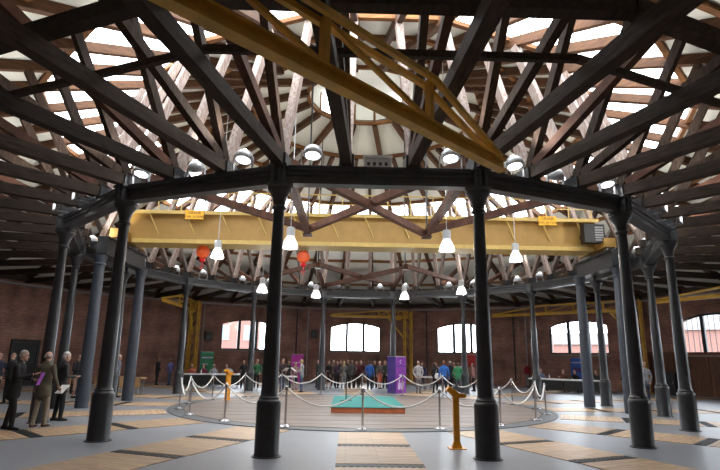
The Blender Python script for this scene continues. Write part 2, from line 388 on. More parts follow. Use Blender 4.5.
for dl, third in ((11.25, False), (3.75, True)):
    inner = 4.7 if third else 2.45
    zoff = -0.06
    raf = radial_bar((rr(21.3, dl), roofz(21.3) + zoff), (rr(inner, dl), roofz(inner) + zoff), 0.16 if third else 0.20, 0.26).mesh('rafter', M['rafter'])
    rb = RING * math.cos(R(11.25)) / math.cos(R(dl))
    tie = radial_bar((rb - 0.35, 5.705), (20.75 / math.cos(R(dl)), 5.705), 0.21, 0.255).mesh('tie_beam', M['tie'])
    sin_ = radial_bar((rb - 0.05, 5.86), (rr(8.65, dl), roofz(8.65) - 0.22), 0.17, 0.20).mesh('inner_strut', M['lime'])
    sout = radial_bar((rb + 0.10, 5.86), (rr(12.0, dl), roofz(12.0) - 0.2), 0.16, 0.19).mesh('outer_strut', M['strut'])
    slo = radial_bar((rb + 0.25, 5.86), (rr(15.3, dl), roofz(15.3) - 0.2), 0.15, 0.20).mesh('raking_strut', M['brace'])
    shoe = MB().box(-0.16, 0.16, -rb - 0.22, -rb + 0.22, 5.56, 5.58).box(-0.15, -0.108, -rb - 0.2, -rb + 0.2, 5.57, 5.82).box(0.108, 0.15, -rb - 0.2, -rb + 0.2, 5.57, 5.82).mesh('beam_shoe', M['iron'])
    slo2 = slo.copy(); slo2.materials.clear(); slo2.materials.append(M['strut'])
    defs.append((raf, tie, sin_, sout, slo, slo2, shoe))
for j in range(48):
    ang = 11.25 + 7.5 * j; third = (j % 3) != 0
    raf, tie, sin_, sout, slo, slo2, shoe = defs[1 if third else 0]
    obj('rafter', raf, ceiling, (0, 0, 0), R(ang)); obj('tie_beam', tie, ceiling, (0, 0, 0), R(ang))
    obj('inner_strut', sin_, ceiling, (0, 0, 0), R(ang)); obj('outer_strut', sout, ceiling, (0, 0, 0), R(ang))
    obj('raking_strut', slo if j % 2 else slo2, ceiling, (0, 0, 0), R(ang))
    obj('beam_shoe', shoe, ceiling, (0, 0, 0), R(ang))
def facet_beam(apo, z, wd, hg):
    x = apo * math.tan(R(11.25)); return MB().box(-x, x, -apo - wd / 2, -apo + wd / 2, z - hg / 2, z + hg / 2)
for a in (2.45, 4.7, 6.6, 8.5, 11.4, 13.0, 14.65, 17.9):
    me = facet_beam(a, roofz(a) + 0.03, 0.14, 0.16).mesh('purlin', M['purlin'])
    for k in range(16): obj('purlin', me, ceiling, (0, 0, 0), R(22.5 * k))
me1 = facet_beam(13.6, 6.10, 0.09, 0.11).mesh('ring_runner', M['tie']); me2 = facet_beam(14.72, 6.12, 0.20, 0.22).mesh('ring_plate', M['tie'])
for k in range(16):
    obj('ring_runner', me1, ceiling, (0, 0, 0), R(22.5 * k)); obj('ring_plate', me2, ceiling, (0, 0, 0), R(22.5 * k))
# lantern over the middle
lz = roofz(2.45)
lp = facet_beam(2.4, lz + 0.55, 0.03, 0.75).mesh('lantern_pane', M['glaze']); lb = MB().box(-0.05, 0.05, -2.5, -2.4, lz - 0.05, lz + 1.0).mesh('lantern_post', M['purlin'])
for k in range(16):
    if k % 4 == 2: obj('lantern_pane', lp, ceiling, (0, 0, 0), R(22.5 * k))
    else: obj('lantern_panel', facet_beam(2.4, lz + 0.55, 0.03, 0.75).mesh('lantern_panel', M['lining']), ceiling, (0, 0, 0), R(22.5 * k))
    obj('lantern_post', lb, ceiling, (0, 0, 0), R(22.5 * k + 11.25))
MB().lathe([(2.75, lz + 0.95), (0.3, lz + 1.75), (0.05, lz + 1.8)], 16).build('lantern_roof', M['lining'], ceiling, False, None, R(11.25))
# bracing frame inside the ring (near and far sides)
for s in (-1, 1):
    for x in (-1, 1):
        MB().bar((x * 2.03, s * 10.15, 5.86), (x * 2.0, s * 3.1, 5.86), 0.19, 0.22).build('frame_beam', M['brace'], ceiling)
        c2 = pol(RING, 33.75 * x, 5.86)
        MB().bar((c2.x, -s * -1 * abs(c2.y), 5.95), (x * 2.0, s * 3.4, 5.95), 0.17, 0.20).build('frame_brace', M['brace'], ceiling)
        MB().bar((x * 1.95, s * 9.8, 5.88 + 0.05 * x), (-x * 2.0, s * 3.35, 5.88 + 0.05 * x), 0.17, 0.21).build('frame_brace', M['brace'], ceiling)
        MB().bar((x * 2.0, s * 3.4, 5.9), (x * 2.0, s * 3.4, roofz(3.4)), 0.05, 0.05).build('hanger_rod', M['iron'], ceiling)
        MB().box(x * 2.0 - 0.16, x * 2.0 + 0.16, s * 3.3 - 0.2, s * 3.3 + 0.2, 5.74, 5.77).build('node_plate', M['iron'], ceiling)

# ------------------------------------------------------------------ iron ring columns
COLZ = 5.19
ped = MB().lathe([(0.235, 0), (0.235, 0.03), (0.225, 0.05), (0.225, 0.90), (0.222, 0.95), (0.20, 0.985), (0.185, 1.0)], 20).mesh('pedestal', M['iron'], True)
shaft = MB().lathe([(0.185, 0.995), (0.19, 1.03), (0.165, 1.06), (0.155, 1.10), (0.152, 1.8), (0.142, 2.8), (0.122, 3.8), (0.108, 4.66)], 20).mesh('shaft', M['iron'], True)
capm = MB().lathe([(0.108, 4.66), (0.135, 4.67), (0.145, 4.70), (0.135, 4.73), (0.115, 4.745), (0.122, 4.78), (0.148, 4.91), (0.20, 5.02), (0.245, 5.06), (0.255, 5.10), (0.245, 5.13), (0.265, 5.145), (0.265, COLZ)], 20).mesh('capital', M['iron'], True)
base_plate = MB().lathe([(0.27, 0), (0.27, 0.018), (0.235, 0.022)], 20).mesh('base_flange', M['iron'], True)
place = {1: 'nearest', 2: 'second nearest', 3: 'third nearest', 4: 'fourth nearest', 5: 'fourth farthest', 6: 'third farthest', 7: 'second farthest', 8: 'farthest'}
for sgn, side in ((-1, 'left'), (1, 'right')):
    for i in range(1, 9):
        ang = sgn * (22.5 * (i - 0.5))
        c = thing('iron_column', 'charcoal iron ring column with round pedestal, %s on the %s side' % (place[i], side), 'column', pol(RING, ang), 0, 'ring columns')
        obj('pedestal', ped, c); obj('shaft', shaft, c); obj('capital', capm, c); obj('base_flange', base_plate, c)
# ring beam
rb = thing('ring_beam', 'charcoal iron ring girder with moulded cornice carried by the columns', 'girder', (0, 0, 0))
ap = RING * math.cos(R(11.25)); hl = RING * math.sin(R(11.25))
prof = [(-0.13, 0.0), (0.13, 0.0), (0.13, 0.05), (0.085, 0.07), (0.085, 0.20), (0.13, 0.235), (0.13, 0.26), (0.10, 0.275), (0.10, 0.32), (0.17, 0.36), (0.17, 0.41), (0.19, 0.42), (0.19, 0.45),
        (-0.19, 0.45), (-0.19, 0.42), (-0.17, 0.41), (-0.17, 0.36), (-0.10, 0.32), (-0.10, 0.275), (-0.13, 0.26), (-0.13, 0.235), (-0.085, 0.20), (-0.085, 0.07), (-0.13, 0.05)]
nv = len(prof); V = []; F = []
for e, x in ((0, -hl), (1, hl)):
    for y, z in prof: V.append((x * (ap + y) / ap * 0.985, -(ap + y), COLZ + z * 0.82))
for i in range(nv): F.append((i, (i + 1) % nv, nv + (i + 1) % nv, nv + i))
F += [tuple(range(nv)), tuple(range(2 * nv - 1, nv - 1, -1))]
girder = MB().add(V, F).mesh('girder', M['beam'])
jb = MB().box(-0.14, 0.14, -0.23, 0.23, 0.0, 0.37).box(-0.20, 0.20, -0.26, 0.26, 0.33, 0.38)
jb.box(-0.06, -0.03, -0.28, -0.23, 0.02, 0.46).box(0.03, 0.06, -0.28, -0.23, 0.02, 0.46)
jbm = jb.mesh('joint_block', M['beam'])
for k in range(16):
    obj('girder', girder, rb, (0, 0, 0), R(22.5 * k))
    obj('joint_block', jbm, rb, pol(RING, 22.5 * k + 11.25, COLZ), R(22.5 * k + 11.25))
# ------------------------------------------------------------------ overhead crane and its runway
for x, y, side, nf in ((-9.5, -1.75, 'left', 'near'), (-9.25, 1.4, 'left', 'far'), (9.5, -1.2, 'right', 'near'), (9.2, 1.4, 'right', 'far')):
    c = thing('crane_column', 'plain blue grey crane column without pedestal, %s one on the %s' % (nf, side), 'column', (x, y, 0), 0, 'crane columns')
    MB().lathe([(0.215, 0), (0.215, 0.5), (0.205, 2.0), (0.19, 3.4), (0.175, 4.85)], 20).build('shaft', M['iron2'], c, True)
    MB().lathe([(0.175, 4.85), (0.21, 4.86), (0.215, 4.91), (0.19, 4.94), (0.20, 5.05), (0.24, 5.12), (0.24, 5.22)], 20).build('capital', M['iron2'], c, True)
for s, side, ya, yb in ((-1, 'left', -2.0, 1.75), (1, 'right', -1.5, 1.75)):
    g = thing('runway_girder', 'short dark riveted runway girder under the %s end of the yellow crane' % side, 'girder', (s * 9.37, 0, 5.22))
    MB().box(-0.10, 0.10, ya, yb, 0.03, 0.62).build('web', M['iron'], g)
    MB().box(-0.20, 0.20, ya, yb, 0.0, 0.03).box(-0.20, 0.20, ya, yb, 0.62, 0.66).build('flange', M['iron'], g)
    MB().box(-0.19, 0.19, ya - 0.02, ya + 0.02, 0.03, 0.62).build('end_plate', M['iron'], g)
    MB().box(-0.04, 0.04, ya + 0.1, yb - 0.1, 0.66, 0.70).build('rail', M['steel'], g)
CZ = 5.93
cr = thing('overhead_crane', 'long yellow overhead travelling crane spanning the middle of the ring', 'crane', (0, 0, CZ))
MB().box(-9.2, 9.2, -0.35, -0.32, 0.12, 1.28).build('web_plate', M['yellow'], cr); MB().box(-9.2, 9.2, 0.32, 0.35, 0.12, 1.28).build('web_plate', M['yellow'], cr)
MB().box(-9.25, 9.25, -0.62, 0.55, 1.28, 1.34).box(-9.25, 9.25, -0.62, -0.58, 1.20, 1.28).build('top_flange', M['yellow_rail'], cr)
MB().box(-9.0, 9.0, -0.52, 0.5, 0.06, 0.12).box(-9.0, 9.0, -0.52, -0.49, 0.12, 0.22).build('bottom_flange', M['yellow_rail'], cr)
for i in range(13):
    x = -8.4 + 1.4 * i
    MB().bar((x, -0.56, 1.22), (x + 0.35, -0.36, 0.45), 0.05, 0.05).build('stay', M['yellow_rail'], cr)
for x in (-9.35, 9.35):
    MB().box(x - 0.22, x + 0.22, -1.15, 1.15, 0.10, 0.45).build('end_carriage', M['yellow'], cr)
    for y in (-0.85, 0.85):
        wv = [(x, 0, 0)]
        o = MB().lathe([(0.14, -0.04), (0.16, -0.02), (0.16, 0.02), (0.14, 0.04)], 16).build('wheel', M['steel'], cr, True, (x, y, 0.155)); o.rotation_euler = (0, R(90), 0)
for i in range(21):
    x = -9.0 + 0.9 * i
    MB().box(x - 0.02, x + 0.02, -0.56, -0.52, 1.34, 2.12).build('rail_post', M['yellow_rail'], cr)
MB().tube([(-9.0, -0.54, 2.12), (9.0, -0.54, 2.12)], 0.025).build('hand_rail', M['yellow_rail'], cr, True); MB().tube([(-9.0, -0.54, 1.73), (9.0, -0.54, 1.73)], 0.018).build('knee_rail', M['yellow_rail'], cr, True)
cb = MB().box(8.45, 9.25, -1.02, -0.66, 0.30, 1.02).build('control_cabinet', M['black'], cr)
for i in range(6): MB().box(8.86, 9.18, -1.045, -1.02, 0.36 + 0.1 * i, 0.42 + 0.1 * i).build('louvre', M['steel'], cb)
MB().box(8.55, 9.15, -0.66, -0.35, 0.55, 0.70).build('cabinet_bracket', M['black'], cr)
def text_part(name, s, size, m, parent, loc, rot):
    cu = bpy.data.curves.new(name, 'FONT'); cu.body = s; cu.size = size; cu.extrude = 0.002; cu.align_x = 'CENTER'; cu.align_y = 'CENTER'; cu.resolution_u = 2
    t = bpy.data.objects.new(name, cu); COL.objects.link(t)
    me = bpy.data.meshes.new_from_object(t.evaluated_get(bpy.context.evaluated_depsgraph_get()))
    bpy.data.objects.remove(t); me.name = name; me.materials.clear(); me.materials.append(m)
    o = obj(name, me, parent, loc); o.rotation_euler = rot; return o
for px, py, lines in ((194.5, 215, ('CRANE', 'SWL 10 TON')), (547.5, 221, ('CRANE', 'SWL 10 TON'))):
    p = at_y(px, py, -0.65) - Vector((0, 0, CZ))
    sg = MB().box(p.x - 0.36, p.x + 0.36, -0.66, -0.63, p.z - 0.17, p.z + 0.19).build('load_sign', M['sign'], cr)
    for i, s in enumerate(lines):
        text_part('lettering', s, 0.15 if i == 0 else 0.125, M['ink'], sg, (p.x, -0.663, p.z + 0.085 - 0.16 * i), (R(90), 0, 0))
for px, py, lab in ((203, 252, 'left'), (303.5, 257, 'right')):
    p = at_y(px, py, 0.0)
    h = thing('hook_block', 'orange hook block with red hook hanging under the crane, %s of the two' % lab, 'crane hook', (p.x, 0, 5.0))
    o = MB().lathe([(0.05, -0.11), (0.20, -0.11), (0.25, -0.08), (0.25, 0.08), (0.20, 0.11), (0.05, 0.11)], 24).build('sheave_block', M['orange'], h, True, (0, 0, p.z - 5.0)); o.rotation_euler = (R(90), 0, 0)
    MB().lathe([(0.03, -0.42), (0.09, -0.40), (0.13, -0.32), (0.09, -0.25), (0.06, -0.22)], 16).build('swivel', M['red'], h, True, (0, 0, p.z - 5.0))
    MB().tube([(0.0, 0, -0.42), (0.0, 0, -0.50), (0.07, 0, -0.58), (0.03, 0, -0.66), (-0.05, 0, -0.63), (-0.08, 0, -0.56)], 0.025).build('hook', M['red'], h, True, (0, 0, p.z - 5.0))
    for x in (-0.17, -0.06, 0.06, 0.17): MB().tube([(x, 0, 0.15), (x, 0, CZ + 0.055 - p.z)], 0.014, 6).build('cable', M['black'], h, False, (0, 0, p.z - 5.0))
# ------------------------------------------------------------------ jib cranes
def jib(label, post, tip, z, rise=0.75, up_at=0.28, chord=0.13):
    post = Vector((post[0], post[1], 0)); tip = Vector((tip[0], tip[1], 0)); d = tip - post; L = d.length
    j = thing('jib_crane', label, 'crane', post, math.atan2(d.y, d.x))
    m = M['yellow_jib']
    pw = 0.26
    for sx in (-1, 1):
        for sy in (-1, 1): MB().box(sx * pw - 0.045, sx * pw + 0.045, sy * pw - 0.045, sy * pw + 0.045, 0.06, z + rise + 0.02).build('post_leg', m, j)
    lat = MB()
    nb = 7
    for i in range(nb):
        z0 = 0.1 + (z + rise) * i / nb; z1 = 0.1 + (z + rise) * (i + 1) / nb
        for sy in (-1, 1):
            lat.bar((-pw, sy * pw, z0), (pw, sy * pw, z1), 0.04, 0.04); lat.bar((sy * pw, -pw, z0), (sy * pw, pw, z1), 0.04, 0.04)
    tag(lat.build('post_lacing', m, j), kind='stuff')
    MB().box(-0.45, 0.45, -0.45, 0.45, 0, 0.06).build('foot_plate', m, j)
    MB().box(0, L, -chord / 2, chord / 2, z, z + 0.03).box(0, L, -0.02, 0.02, z + 0.03, z + 0.17).box(0, L, -chord / 2, chord / 2, z + 0.17, z + 0.2).build('lower_chord', m, j)
    zt = z + rise
    pts = [(0.0, zt), (L * (1 - up_at), zt), (L - 0.15, z + 0.2)]
    for sy in (-0.10, 0.10):
        MB().bar((pts[0][0], sy, pts[0][1]), (pts[1][0], sy, pts[1][1]), 0.07, 0.08).build('upper_chord', m, j); MB().bar((pts[1][0], sy, pts[1][1]), (pts[2][0], sy * 0.6, pts[2][1]), 0.07, 0.08).build('raking_chord', m, j)
    nbay = max(3, int(round(L * (1 - up_at) / 1.75)))
    for i in range(nbay + 1):
        x = L * (1 - up_at) * i / nbay
        MB().bar((x, 0, z + 0.18), (x, 0, zt), 0.09, 0.09).build('upright', m, j)
        if i < nbay:
            x1 = L * (1 - up_at) * (i + 1) / nbay
            MB().bar((x1, 0, z + 0.2), (x, 0, zt - 0.03), 0.06, 0.06).build('diagonal', m, j)
    MB().bar((pw, 0, z - 1.5), (1.5, 0, z), 0.10, 0.10).build('knee_brace', m, j)
    tr = MB().box(L * 0.12 - 0.18, L * 0.12 + 0.18, -0.12, 0.12, z - 0.12, z - 0.01).build('trolley', m, j)
    return j
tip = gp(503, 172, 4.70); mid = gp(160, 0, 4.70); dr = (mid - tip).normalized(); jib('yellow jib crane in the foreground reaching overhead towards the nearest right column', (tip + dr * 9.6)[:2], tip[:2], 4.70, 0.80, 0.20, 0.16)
cpost = pol(20.45, 168.75); ctip = at_y(331, 315, 19.6)
jib('yellow jib crane folded along the far wall above the middle arched window', cpost[:2], (ctip.x, 19.3), 4.75, 0.55, 0.62)
lpost = pol(20.4, -146.25); ltip = gp(158, 300, 4.75)
jib('yellow jib crane with lattice post on the far left beside the green banner', lpost[:2], (lpost + (ltip - lpost).normalized() * 8.5)[:2], 4.75, 0.7, 0.45)
rpost = pol(20.4, 123.75); rtip = at_y(490, 314, 18.4)
jib('yellow jib crane along the far wall above the window right of centre', rpost[:2], (rtip.x, 17.9), 4.80, 0.66, 0.42)
r2post = pol(20.2, 101.25)
rt2 = gp(655, 303, 4.85)
jib('yellow jib crane at the right edge above the rightmost arched window', pol(20.2, 80)[:2], (rt2.x, rt2.y), 4.80, 0.66, 0.5)

# ------------------------------------------------------------------ lamps
def pendant(p, label, ztop=5.8):
    t = thing('pendant_lamp', label, 'lamp', p, 0, 'bell pendant lamps')
    MB().lathe([(0.225, 0.0), (0.22, 0.05), (0.20, 0.14), (0.15, 0.27), (0.10, 0.34)], 24, cap=False).build('bell_shade', M['bell'], t, True)
    MB().lathe([(0.07, 0.10), (0.085, 0.16), (0.085, 0.26), (0.04, 0.30)], 16).build('bulb', M['lamp'], t, True)
    MB().lathe([(0.10, 0.34), (0.125, 0.35), (0.125, 0.60), (0.09, 0.63), (0.03, 0.64)], 18).build('gear_housing', M['lampal'], t, True)
    ztop = roofz(math.hypot(p[0], p[1])) + 0.115
    MB().tube([(0, 0, 0.63), (0, 0, ztop - p[2])], 0.012, 6).build('cord', M['lampal'], t)
    ld = bpy.data.lights.new('lamp_light', 'POINT'); ld.energy = LAMP_SPOT; ld.shadow_soft_size = 0.06; ld.color = (1.0, 0.96, 0.90)
    lo = bpy.data.objects.new('lamp_light', ld); COL.objects.link(lo); lo.parent = t; lo.location = (0, 0, 0.07)
    return t
pl = [(217, 258, 14.6, 'hanging left of the nearest left column, outermost'), (290, 248, 15.1, 'beside the nearest left column'), (447, 251, 15.1, 'beside the nearest right column'), (516, 261, 18.0, 'hanging right of the nearest right column'),
      (262, 292, 23.4, 'far one left, near the left arched window'), (316, 297.5, 25.7, 'far one above the left of the middle window'), (404.5, 299, 25.7, 'far one above the right of the middle window'), (461.5, 294, 23.4, 'far one right, beside the nearest right column')]
for px, py, dd, lab in pl:
    if dd == 14.6: dd = 18.0
    p = at_y(px, py, CAM.y + dd); pendant(p, 'lit bell shaped pendant lamp, ' + lab, max(6.0, p.z + 1.4))
def flood(p, rz, label, lit=True, dome=True):
    t = thing('floodlight', label, 'lamp', p, rz, 'ring floodlights')
    # local -y is the beam side
    h = obj('housing', MB().lathe([(0.08, 0.20), (0.12, 0.18), (0.185, 0.10), (0.205, 0.0), (0.19, -0.03)], 20).mesh('housing', M['lampal'], True), t, (0, 0, 0.26))
    h.rotation_euler = (R(-12), 0, 0)
    l = obj('lens', MB().lathe([(0.165, -0.02), (0.12, -0.045), (0.0001, -0.05)], 20).mesh('lens', M['lamp'] if lit else M['steel'], True), h)
    if True:  # added upward spot and glowing top lens that brighten the roof lining
        ld = bpy.data.lights.new('lamp_light', 'SPOT'); ld.energy = ADDED_UPLIGHT; ld.shadow_soft_size = 0.10; ld.color = (1.0, 0.97, 0.92); ld.spot_size = R(130); ld.spot_blend = 0.7
        lo = bpy.data.objects.new('lamp_light', ld); COL.objects.link(lo); lo.parent = t; lo.location = (0, -0.16, 0.50); lo.rotation_euler = (R(180 + 42), 0, 0)
        obj('added_top_lens', MB().lathe([(0.075, 0.195), (0.07, 0.215), (0.01, 0.22)], 14).mesh('added_top_lens', M['lamp'], True), h)
    MB().box(-0.24, -0.22, -0.03, 0.03, 0.0, 0.28).box(0.22, 0.24, -0.03, 0.03, 0.0, 0.28).box(-0.24, 0.24, -0.03, 0.03, 0.0, 0.02).build('bracket', M['steel'], t)
    return t
def on_ring(bay, fr, off=0.0):
    a = pol(RING, bay * 22.5 - 11.25, COLZ + 0.37); b = pol(RING, bay * 22.5 + 11.25, COLZ + 0.37)
    p = a.lerp(b, fr); n = pol(1, bay * 22.5); return p + n * off
fl = [(0, 0.16, 1, 'left on the front girder'), (0, 0.86, 1, 'right on the front girder'), (-1, 0.79, 1, 'just left of the nearest left column'), (-1, 0.115, 1, 'just right of the second left column'),
      (1, 0.22, 1, 'just right of the nearest right column'), (1, 0.885, 1, 'just left of the second right column'), (-2, 0.52, 1, 'just left of the second left column'), (2, 0.48, 1, 'just right of the second right column'),
      (-2, 0.15, 1, 'beside the third left column'), (2, 0.85, 1, 'beside the third right column'), (-1, 0.45, 0, 'turned inward left of the nearest left column'), (-2, 0.46, 0, 'turned inward left of the second left column'), (2, 0.54, 0, 'turned inward right of the second right column'), (1, 0.55, 0, 'turned inward right of the nearest right column')]
for bay, fr, lit, lab in fl:
    far_arm = abs(bay) == 2 and lit
    ft = flood(on_ring(bay, fr, (0.50 if far_arm else 0.12) if lit else -0.1), R(22.5 * bay + (0 if lit else 180)), 'small %s floodlight on the ring girder, %s' % ('lit' if lit else 'grey', lab), bool(lit))
    if far_arm: MB().box(-0.04, 0.04, -0.03, 0.45, -0.03, 0.0).build('mounting_arm', M['steel'], ft)
bx = thing('control_gear_box', 'grey control gear box in the middle of the front ring girder', 'box', on_ring(0, 0.49, 0.0), 0)
MB().box(-0.28, 0.28, -0.12, 0.12, 0.02, 0.24).build('case', M['lampal'], bx); MB().box(-0.30, 0.30, -0.14, 0.14, 0.22, 0.27).build('lid', M['lampal'], bx)
for i in range(4): MB().box(-0.22 + i * 0.12, -0.16 + i * 0.12, -0.13, -0.12, 0.05, 0.12).build('cable_gland', M['black'], bx)
for bay, nm in ((3, 'right'), (13, 'left')):  # extra floodlights added to brighten the outer lining at the sides
    flood(on_ring(bay, 0.52, 0.12), R(22.5 * bay), 'added floodlight on the ring girder beyond the third %s column' % nm, True)
for bay in (3, 4, 5, 6, 7, 8, 9, 10, 11, 12, 13):
    flood(on_ring(bay, 0.19, 0.12), R(22.5 * bay), 'tiny floodlight on the ring girder facing out to the %s wall' % COMPASS[bay].replace('_', ' '), bay in (3, 13))
    flood(on_ring(bay, 0.81, -0.10), R(22.5 * bay + 180), 'tiny floodlight on the ring girder with its back to the %s wall' % COMPASS[bay].replace('_', ' '), False)

# ------------------------------------------------------------------ turntable platform, stanchions and ropes
fl_, fr_ = gp(331, 413.8), gp(404.5, 413.8)
pc = (fl_ + fr_) / 2; ph = 0.16; pd = 5.2; pw2 = (fr_ - fl_).length / 2
pf = thing('low_platform', 'low platform with teal carpet top and orange wood sides on the turntable', 'platform', (pc.x, pc.y + pd / 2, 0.024), 0)
MB().box(-pw2, pw2, -pd / 2, -pd / 2 + 0.04, 0, ph).box(-pw2, pw2, pd / 2 - 0.04, pd / 2, 0, ph).box(-pw2, -pw2 + 0.04, -pd / 2 + 0.04, pd / 2 - 0.04, 0, ph).box(pw2 - 0.04, pw2, -pd / 2 + 0.04, pd / 2 - 0.04, 0, ph).build('fascia', M['platside'], pf)
MB().box(-pw2 - 0.02, pw2 + 0.02, -pd / 2 - 0.02, pd / 2 + 0.02, ph, ph + 0.015).build('carpet', M['teal'], pf)
st_base = MB().lathe([(0.17, 0.0), (0.17, 0.012), (0.14, 0.022), (0.05, 0.04), (0.03, 0.06)], 20).mesh('base', M['chrome'], True)
st_post = MB().lathe([(0.026, 0.05), (0.026, 0.97)], 12).mesh('post', M['chrome'], True)
st_cap = MB().lathe([(0.026, 0.97), (0.04, 0.975), (0.04, 1.02), (0.03, 1.035), (0.022, 1.06), (0.005, 1.075)], 12).mesh('cap', M['chrome'], True)
SR = 6.47
posts = []
for i in range(20):
    ang = 18 * i - 1.5
    p = pol(SR, ang, 0.0255); posts.append(p)
    if i == 0: lab = 'chrome rope stanchion standing at the end of the central wooden strip'
    elif i == 10: lab = 'chrome rope stanchion farthest across the turntable from the central wooden strip'
    elif i < 10: lab = 'chrome rope stanchion, %s to the right of the one at the central strip' % ordinal(i)
    else: lab = 'chrome rope stanchion, %s to the left of the one at the central strip' % ordinal(20 - i)
    t = thing('rope_stanchion', lab, 'stanchion', p, R(ang), 'stanchions round the turntable'); t.scale = (1, 1, 0.95)
    obj('base', st_base, t); obj('post', st_post, t); obj('cap', st_cap, t)
for i in range(20):
    a = posts[i] + Vector((0, 0, 0.94)); b = posts[(i + 1) % 20] + Vector((0, 0, 0.94))
    d = (b - a).normalized(); a2 = a + d * 0.035; b2 = b - d * 0.035
    pts = []
    sag = 0.42
    for q in range(15):
        t = q / 14; pts.append(a2.lerp(b2, t) - Vector((0, 0, sag * (1 - (2 * t - 1) ** 2))))
    o = (a + b) / 2; o.z = 0
    if i < 10: lab = 'white barrier rope, %s span to the right of the central stanchion' % ordinal(i + 1)
    else: lab = 'white barrier rope, %s span to the left of the central stanchion' % ordinal(20 - i)
    r = thing('barrier_rope', lab, 'rope', o, 0, 'ropes round the turntable')
    MB().tube([p - o for p in pts], 0.021, 8).build('cord', M['rope'], r, True)
    for e in (pts[0], pts[-1]):
        MB().lathe([(0.026, -0.05), (0.026, 0.02)], 8, e - o).build('end_hook', M['chrome'], r, True)
sp = gp(346, 400.5, 0.2)
s2 = thing('sign_stand', 'thin dark stand with flat square base on the teal platform', 'stand', (sp.x, sp.y, 0.2))
MB().box(-0.22, 0.22, -0.15, 0.15, 0, 0.02).build('base', M['black'], s2); MB().lathe([(0.022, 0.02), (0.022, 1.05)], 10).build('pole', M['black'], s2, True); MB().box(-0.06, 0.06, -0.012, 0.012, 1.03, 1.12).build('clip', M['black'], s2)
# ------------------------------------------------------------------ yellow interpretation posts
def ypost(p, rz, label, sx=1.0):
    t = thing('information_post', label, 'post', p, rz); t.scale = (1, 1, 0.88)
    MB().box(-0.17, 0.17, -0.15, 0.15, 0, 0.018).build('foot_plate', M['ypost'], t)
    MB().add([(-0.10, -0.08, 0.018), (0.10, -0.08, 0.018), (0.10, 0.08, 0.018), (-0.10, 0.08, 0.018), (-0.06 * sx, -0.05, 0.16), (0.06 * sx, -0.05, 0.16), (0.06 * sx, 0.05, 0.16), (-0.06 * sx, 0.05, 0.16),
              (-0.06 * sx, -0.05, 1.18), (0.06 * sx, -0.05, 1.18), (0.06 * sx, 0.05, 1.18), (-0.06 * sx, 0.05, 1.18)],
             [(3, 2, 1, 0), (0, 1, 5, 4), (1, 2, 6, 5), (2, 3, 7, 6), (3, 0, 4, 7), (4, 5, 9, 8), (5, 6, 10, 9), (6, 7, 11, 10), (7, 4, 8, 11), (8, 9, 10, 11)]).build('post', M['ypost'], t)
    MB().prism([(-0.20, 1.30), (-0.14, 1.40), (0.06, 1.24), (0.20, 1.22), (0.20, 1.14), (-0.02, 1.12)], -0.10, 0.10).build('head', M['ypost'], t)
    MB().prism([(-0.08, 1.35), (-0.02, 1.42), (0.10, 1.36), (0.19, 1.25), (0.07, 1.255)], -0.085, 0.085).build('display', M['screen'], t)
    return t
ypost(gp(457, 448.5), 0, 'orange yellow information post with grey display near the nearest right column')
ypost(gp(227, 400, 0.0255) + Vector((0, 0, 0.0)), R(60), 'orange yellow information post behind the left side of the rope barrier', 1.7)
# ------------------------------------------------------------------ banners
def emblem(parent, m, cx, cz, y, s):
    pts = []
    for i in range(9): a = R(60 + 240 * i / 8); pts.append((cx + s * math.cos(a), cz + s * math.sin(a)))
    for i in range(9): a = R(300 - 240 * i / 8); pts.append((cx + s * 0.25 + s * 0.75 * math.cos(a), cz + s * 0.75 * math.sin(a)))
    return MB().prism(pts, y - 0.004, y).build('emblem', m, parent)
M['violet'] = mat('violet_print', (0.05, 0.025, 0.19), 0.5, var=0.2, scale=2); M['magenta'] = mat('purple_print', (0.20, 0.025, 0.33), 0.5, var=0.25, scale=1.5)
M['pink'] = mat('magenta_print', (0.42, 0.02, 0.30), 0.5, var=0.15); M['green'] = mat('green_print', (0.02, 0.20, 0.09), 0.5, var=0.2); M['blue'] = mat('blue_print', (0.02, 0.10, 0.42), 0.5, var=0.25, scale=2)
M['lilac'] = mat('lilac_print', (0.55, 0.42, 0.68), 0.5, var=0.2, scale=4)
bp = gp(397.5, 394.3)
tw = thing('banner_tower', 'tall purple and violet printed display tower beyond the rope barrier', 'banner', (bp.x, bp.y + 0.45, 0), R(33))
MB().box(-0.42, 0.42, -0.42, 0.42, 0, 0.05).build('base', M['steel'], tw); MB().box(-0.42, 0.42, -0.42, 0.42, 2.02, 2.06).build('top_rim', M['steel'], tw)
MB().box(-0.40, 0.40, -0.40, 0.40, 0.05, 2.02).build('core', M['violet'], tw)
tw.scale = (0.86, 0.86, 0.92)
f1 = MB().box(-0.39, 0.39, -0.415, -0.402, 0.06, 2.01).build('front_panel', M['magenta'], tw); f2 = MB().box(-0.415, -0.402, -0.39, 0.39, 0.06, 2.01).build('side_panel', M['violet'], tw)
emblem(f1, M['lilac'], 0.0, 1.76, -0.418, 0.10)
MB().box(-0.36, 0.36, -0.419, -0.415, 1.48, 1.55).build('text_band', M['violet'], f1); MB().box(-0.15, 0.15, -0.419, -0.415, 0.98, 1.06).build('text_line', M['lilac'], f1)
for cx, h, wd in ((-0.12, 0.80, 0.12), (0.14, 0.86, 0.12)):
    MB().prism([(cx - wd, 0.25), (cx - wd * 0.9, h - 0.25), (cx - 0.05, h - 0.15), (cx - 0.05, h), (cx + 0.05, h), (cx + 0.05, h - 0.15), (cx + wd * 0.9, h - 0.25), (cx + wd * 0.6, 0.25)], -0.419, -0.415).build('printed_figure', M['lilac'], f1)
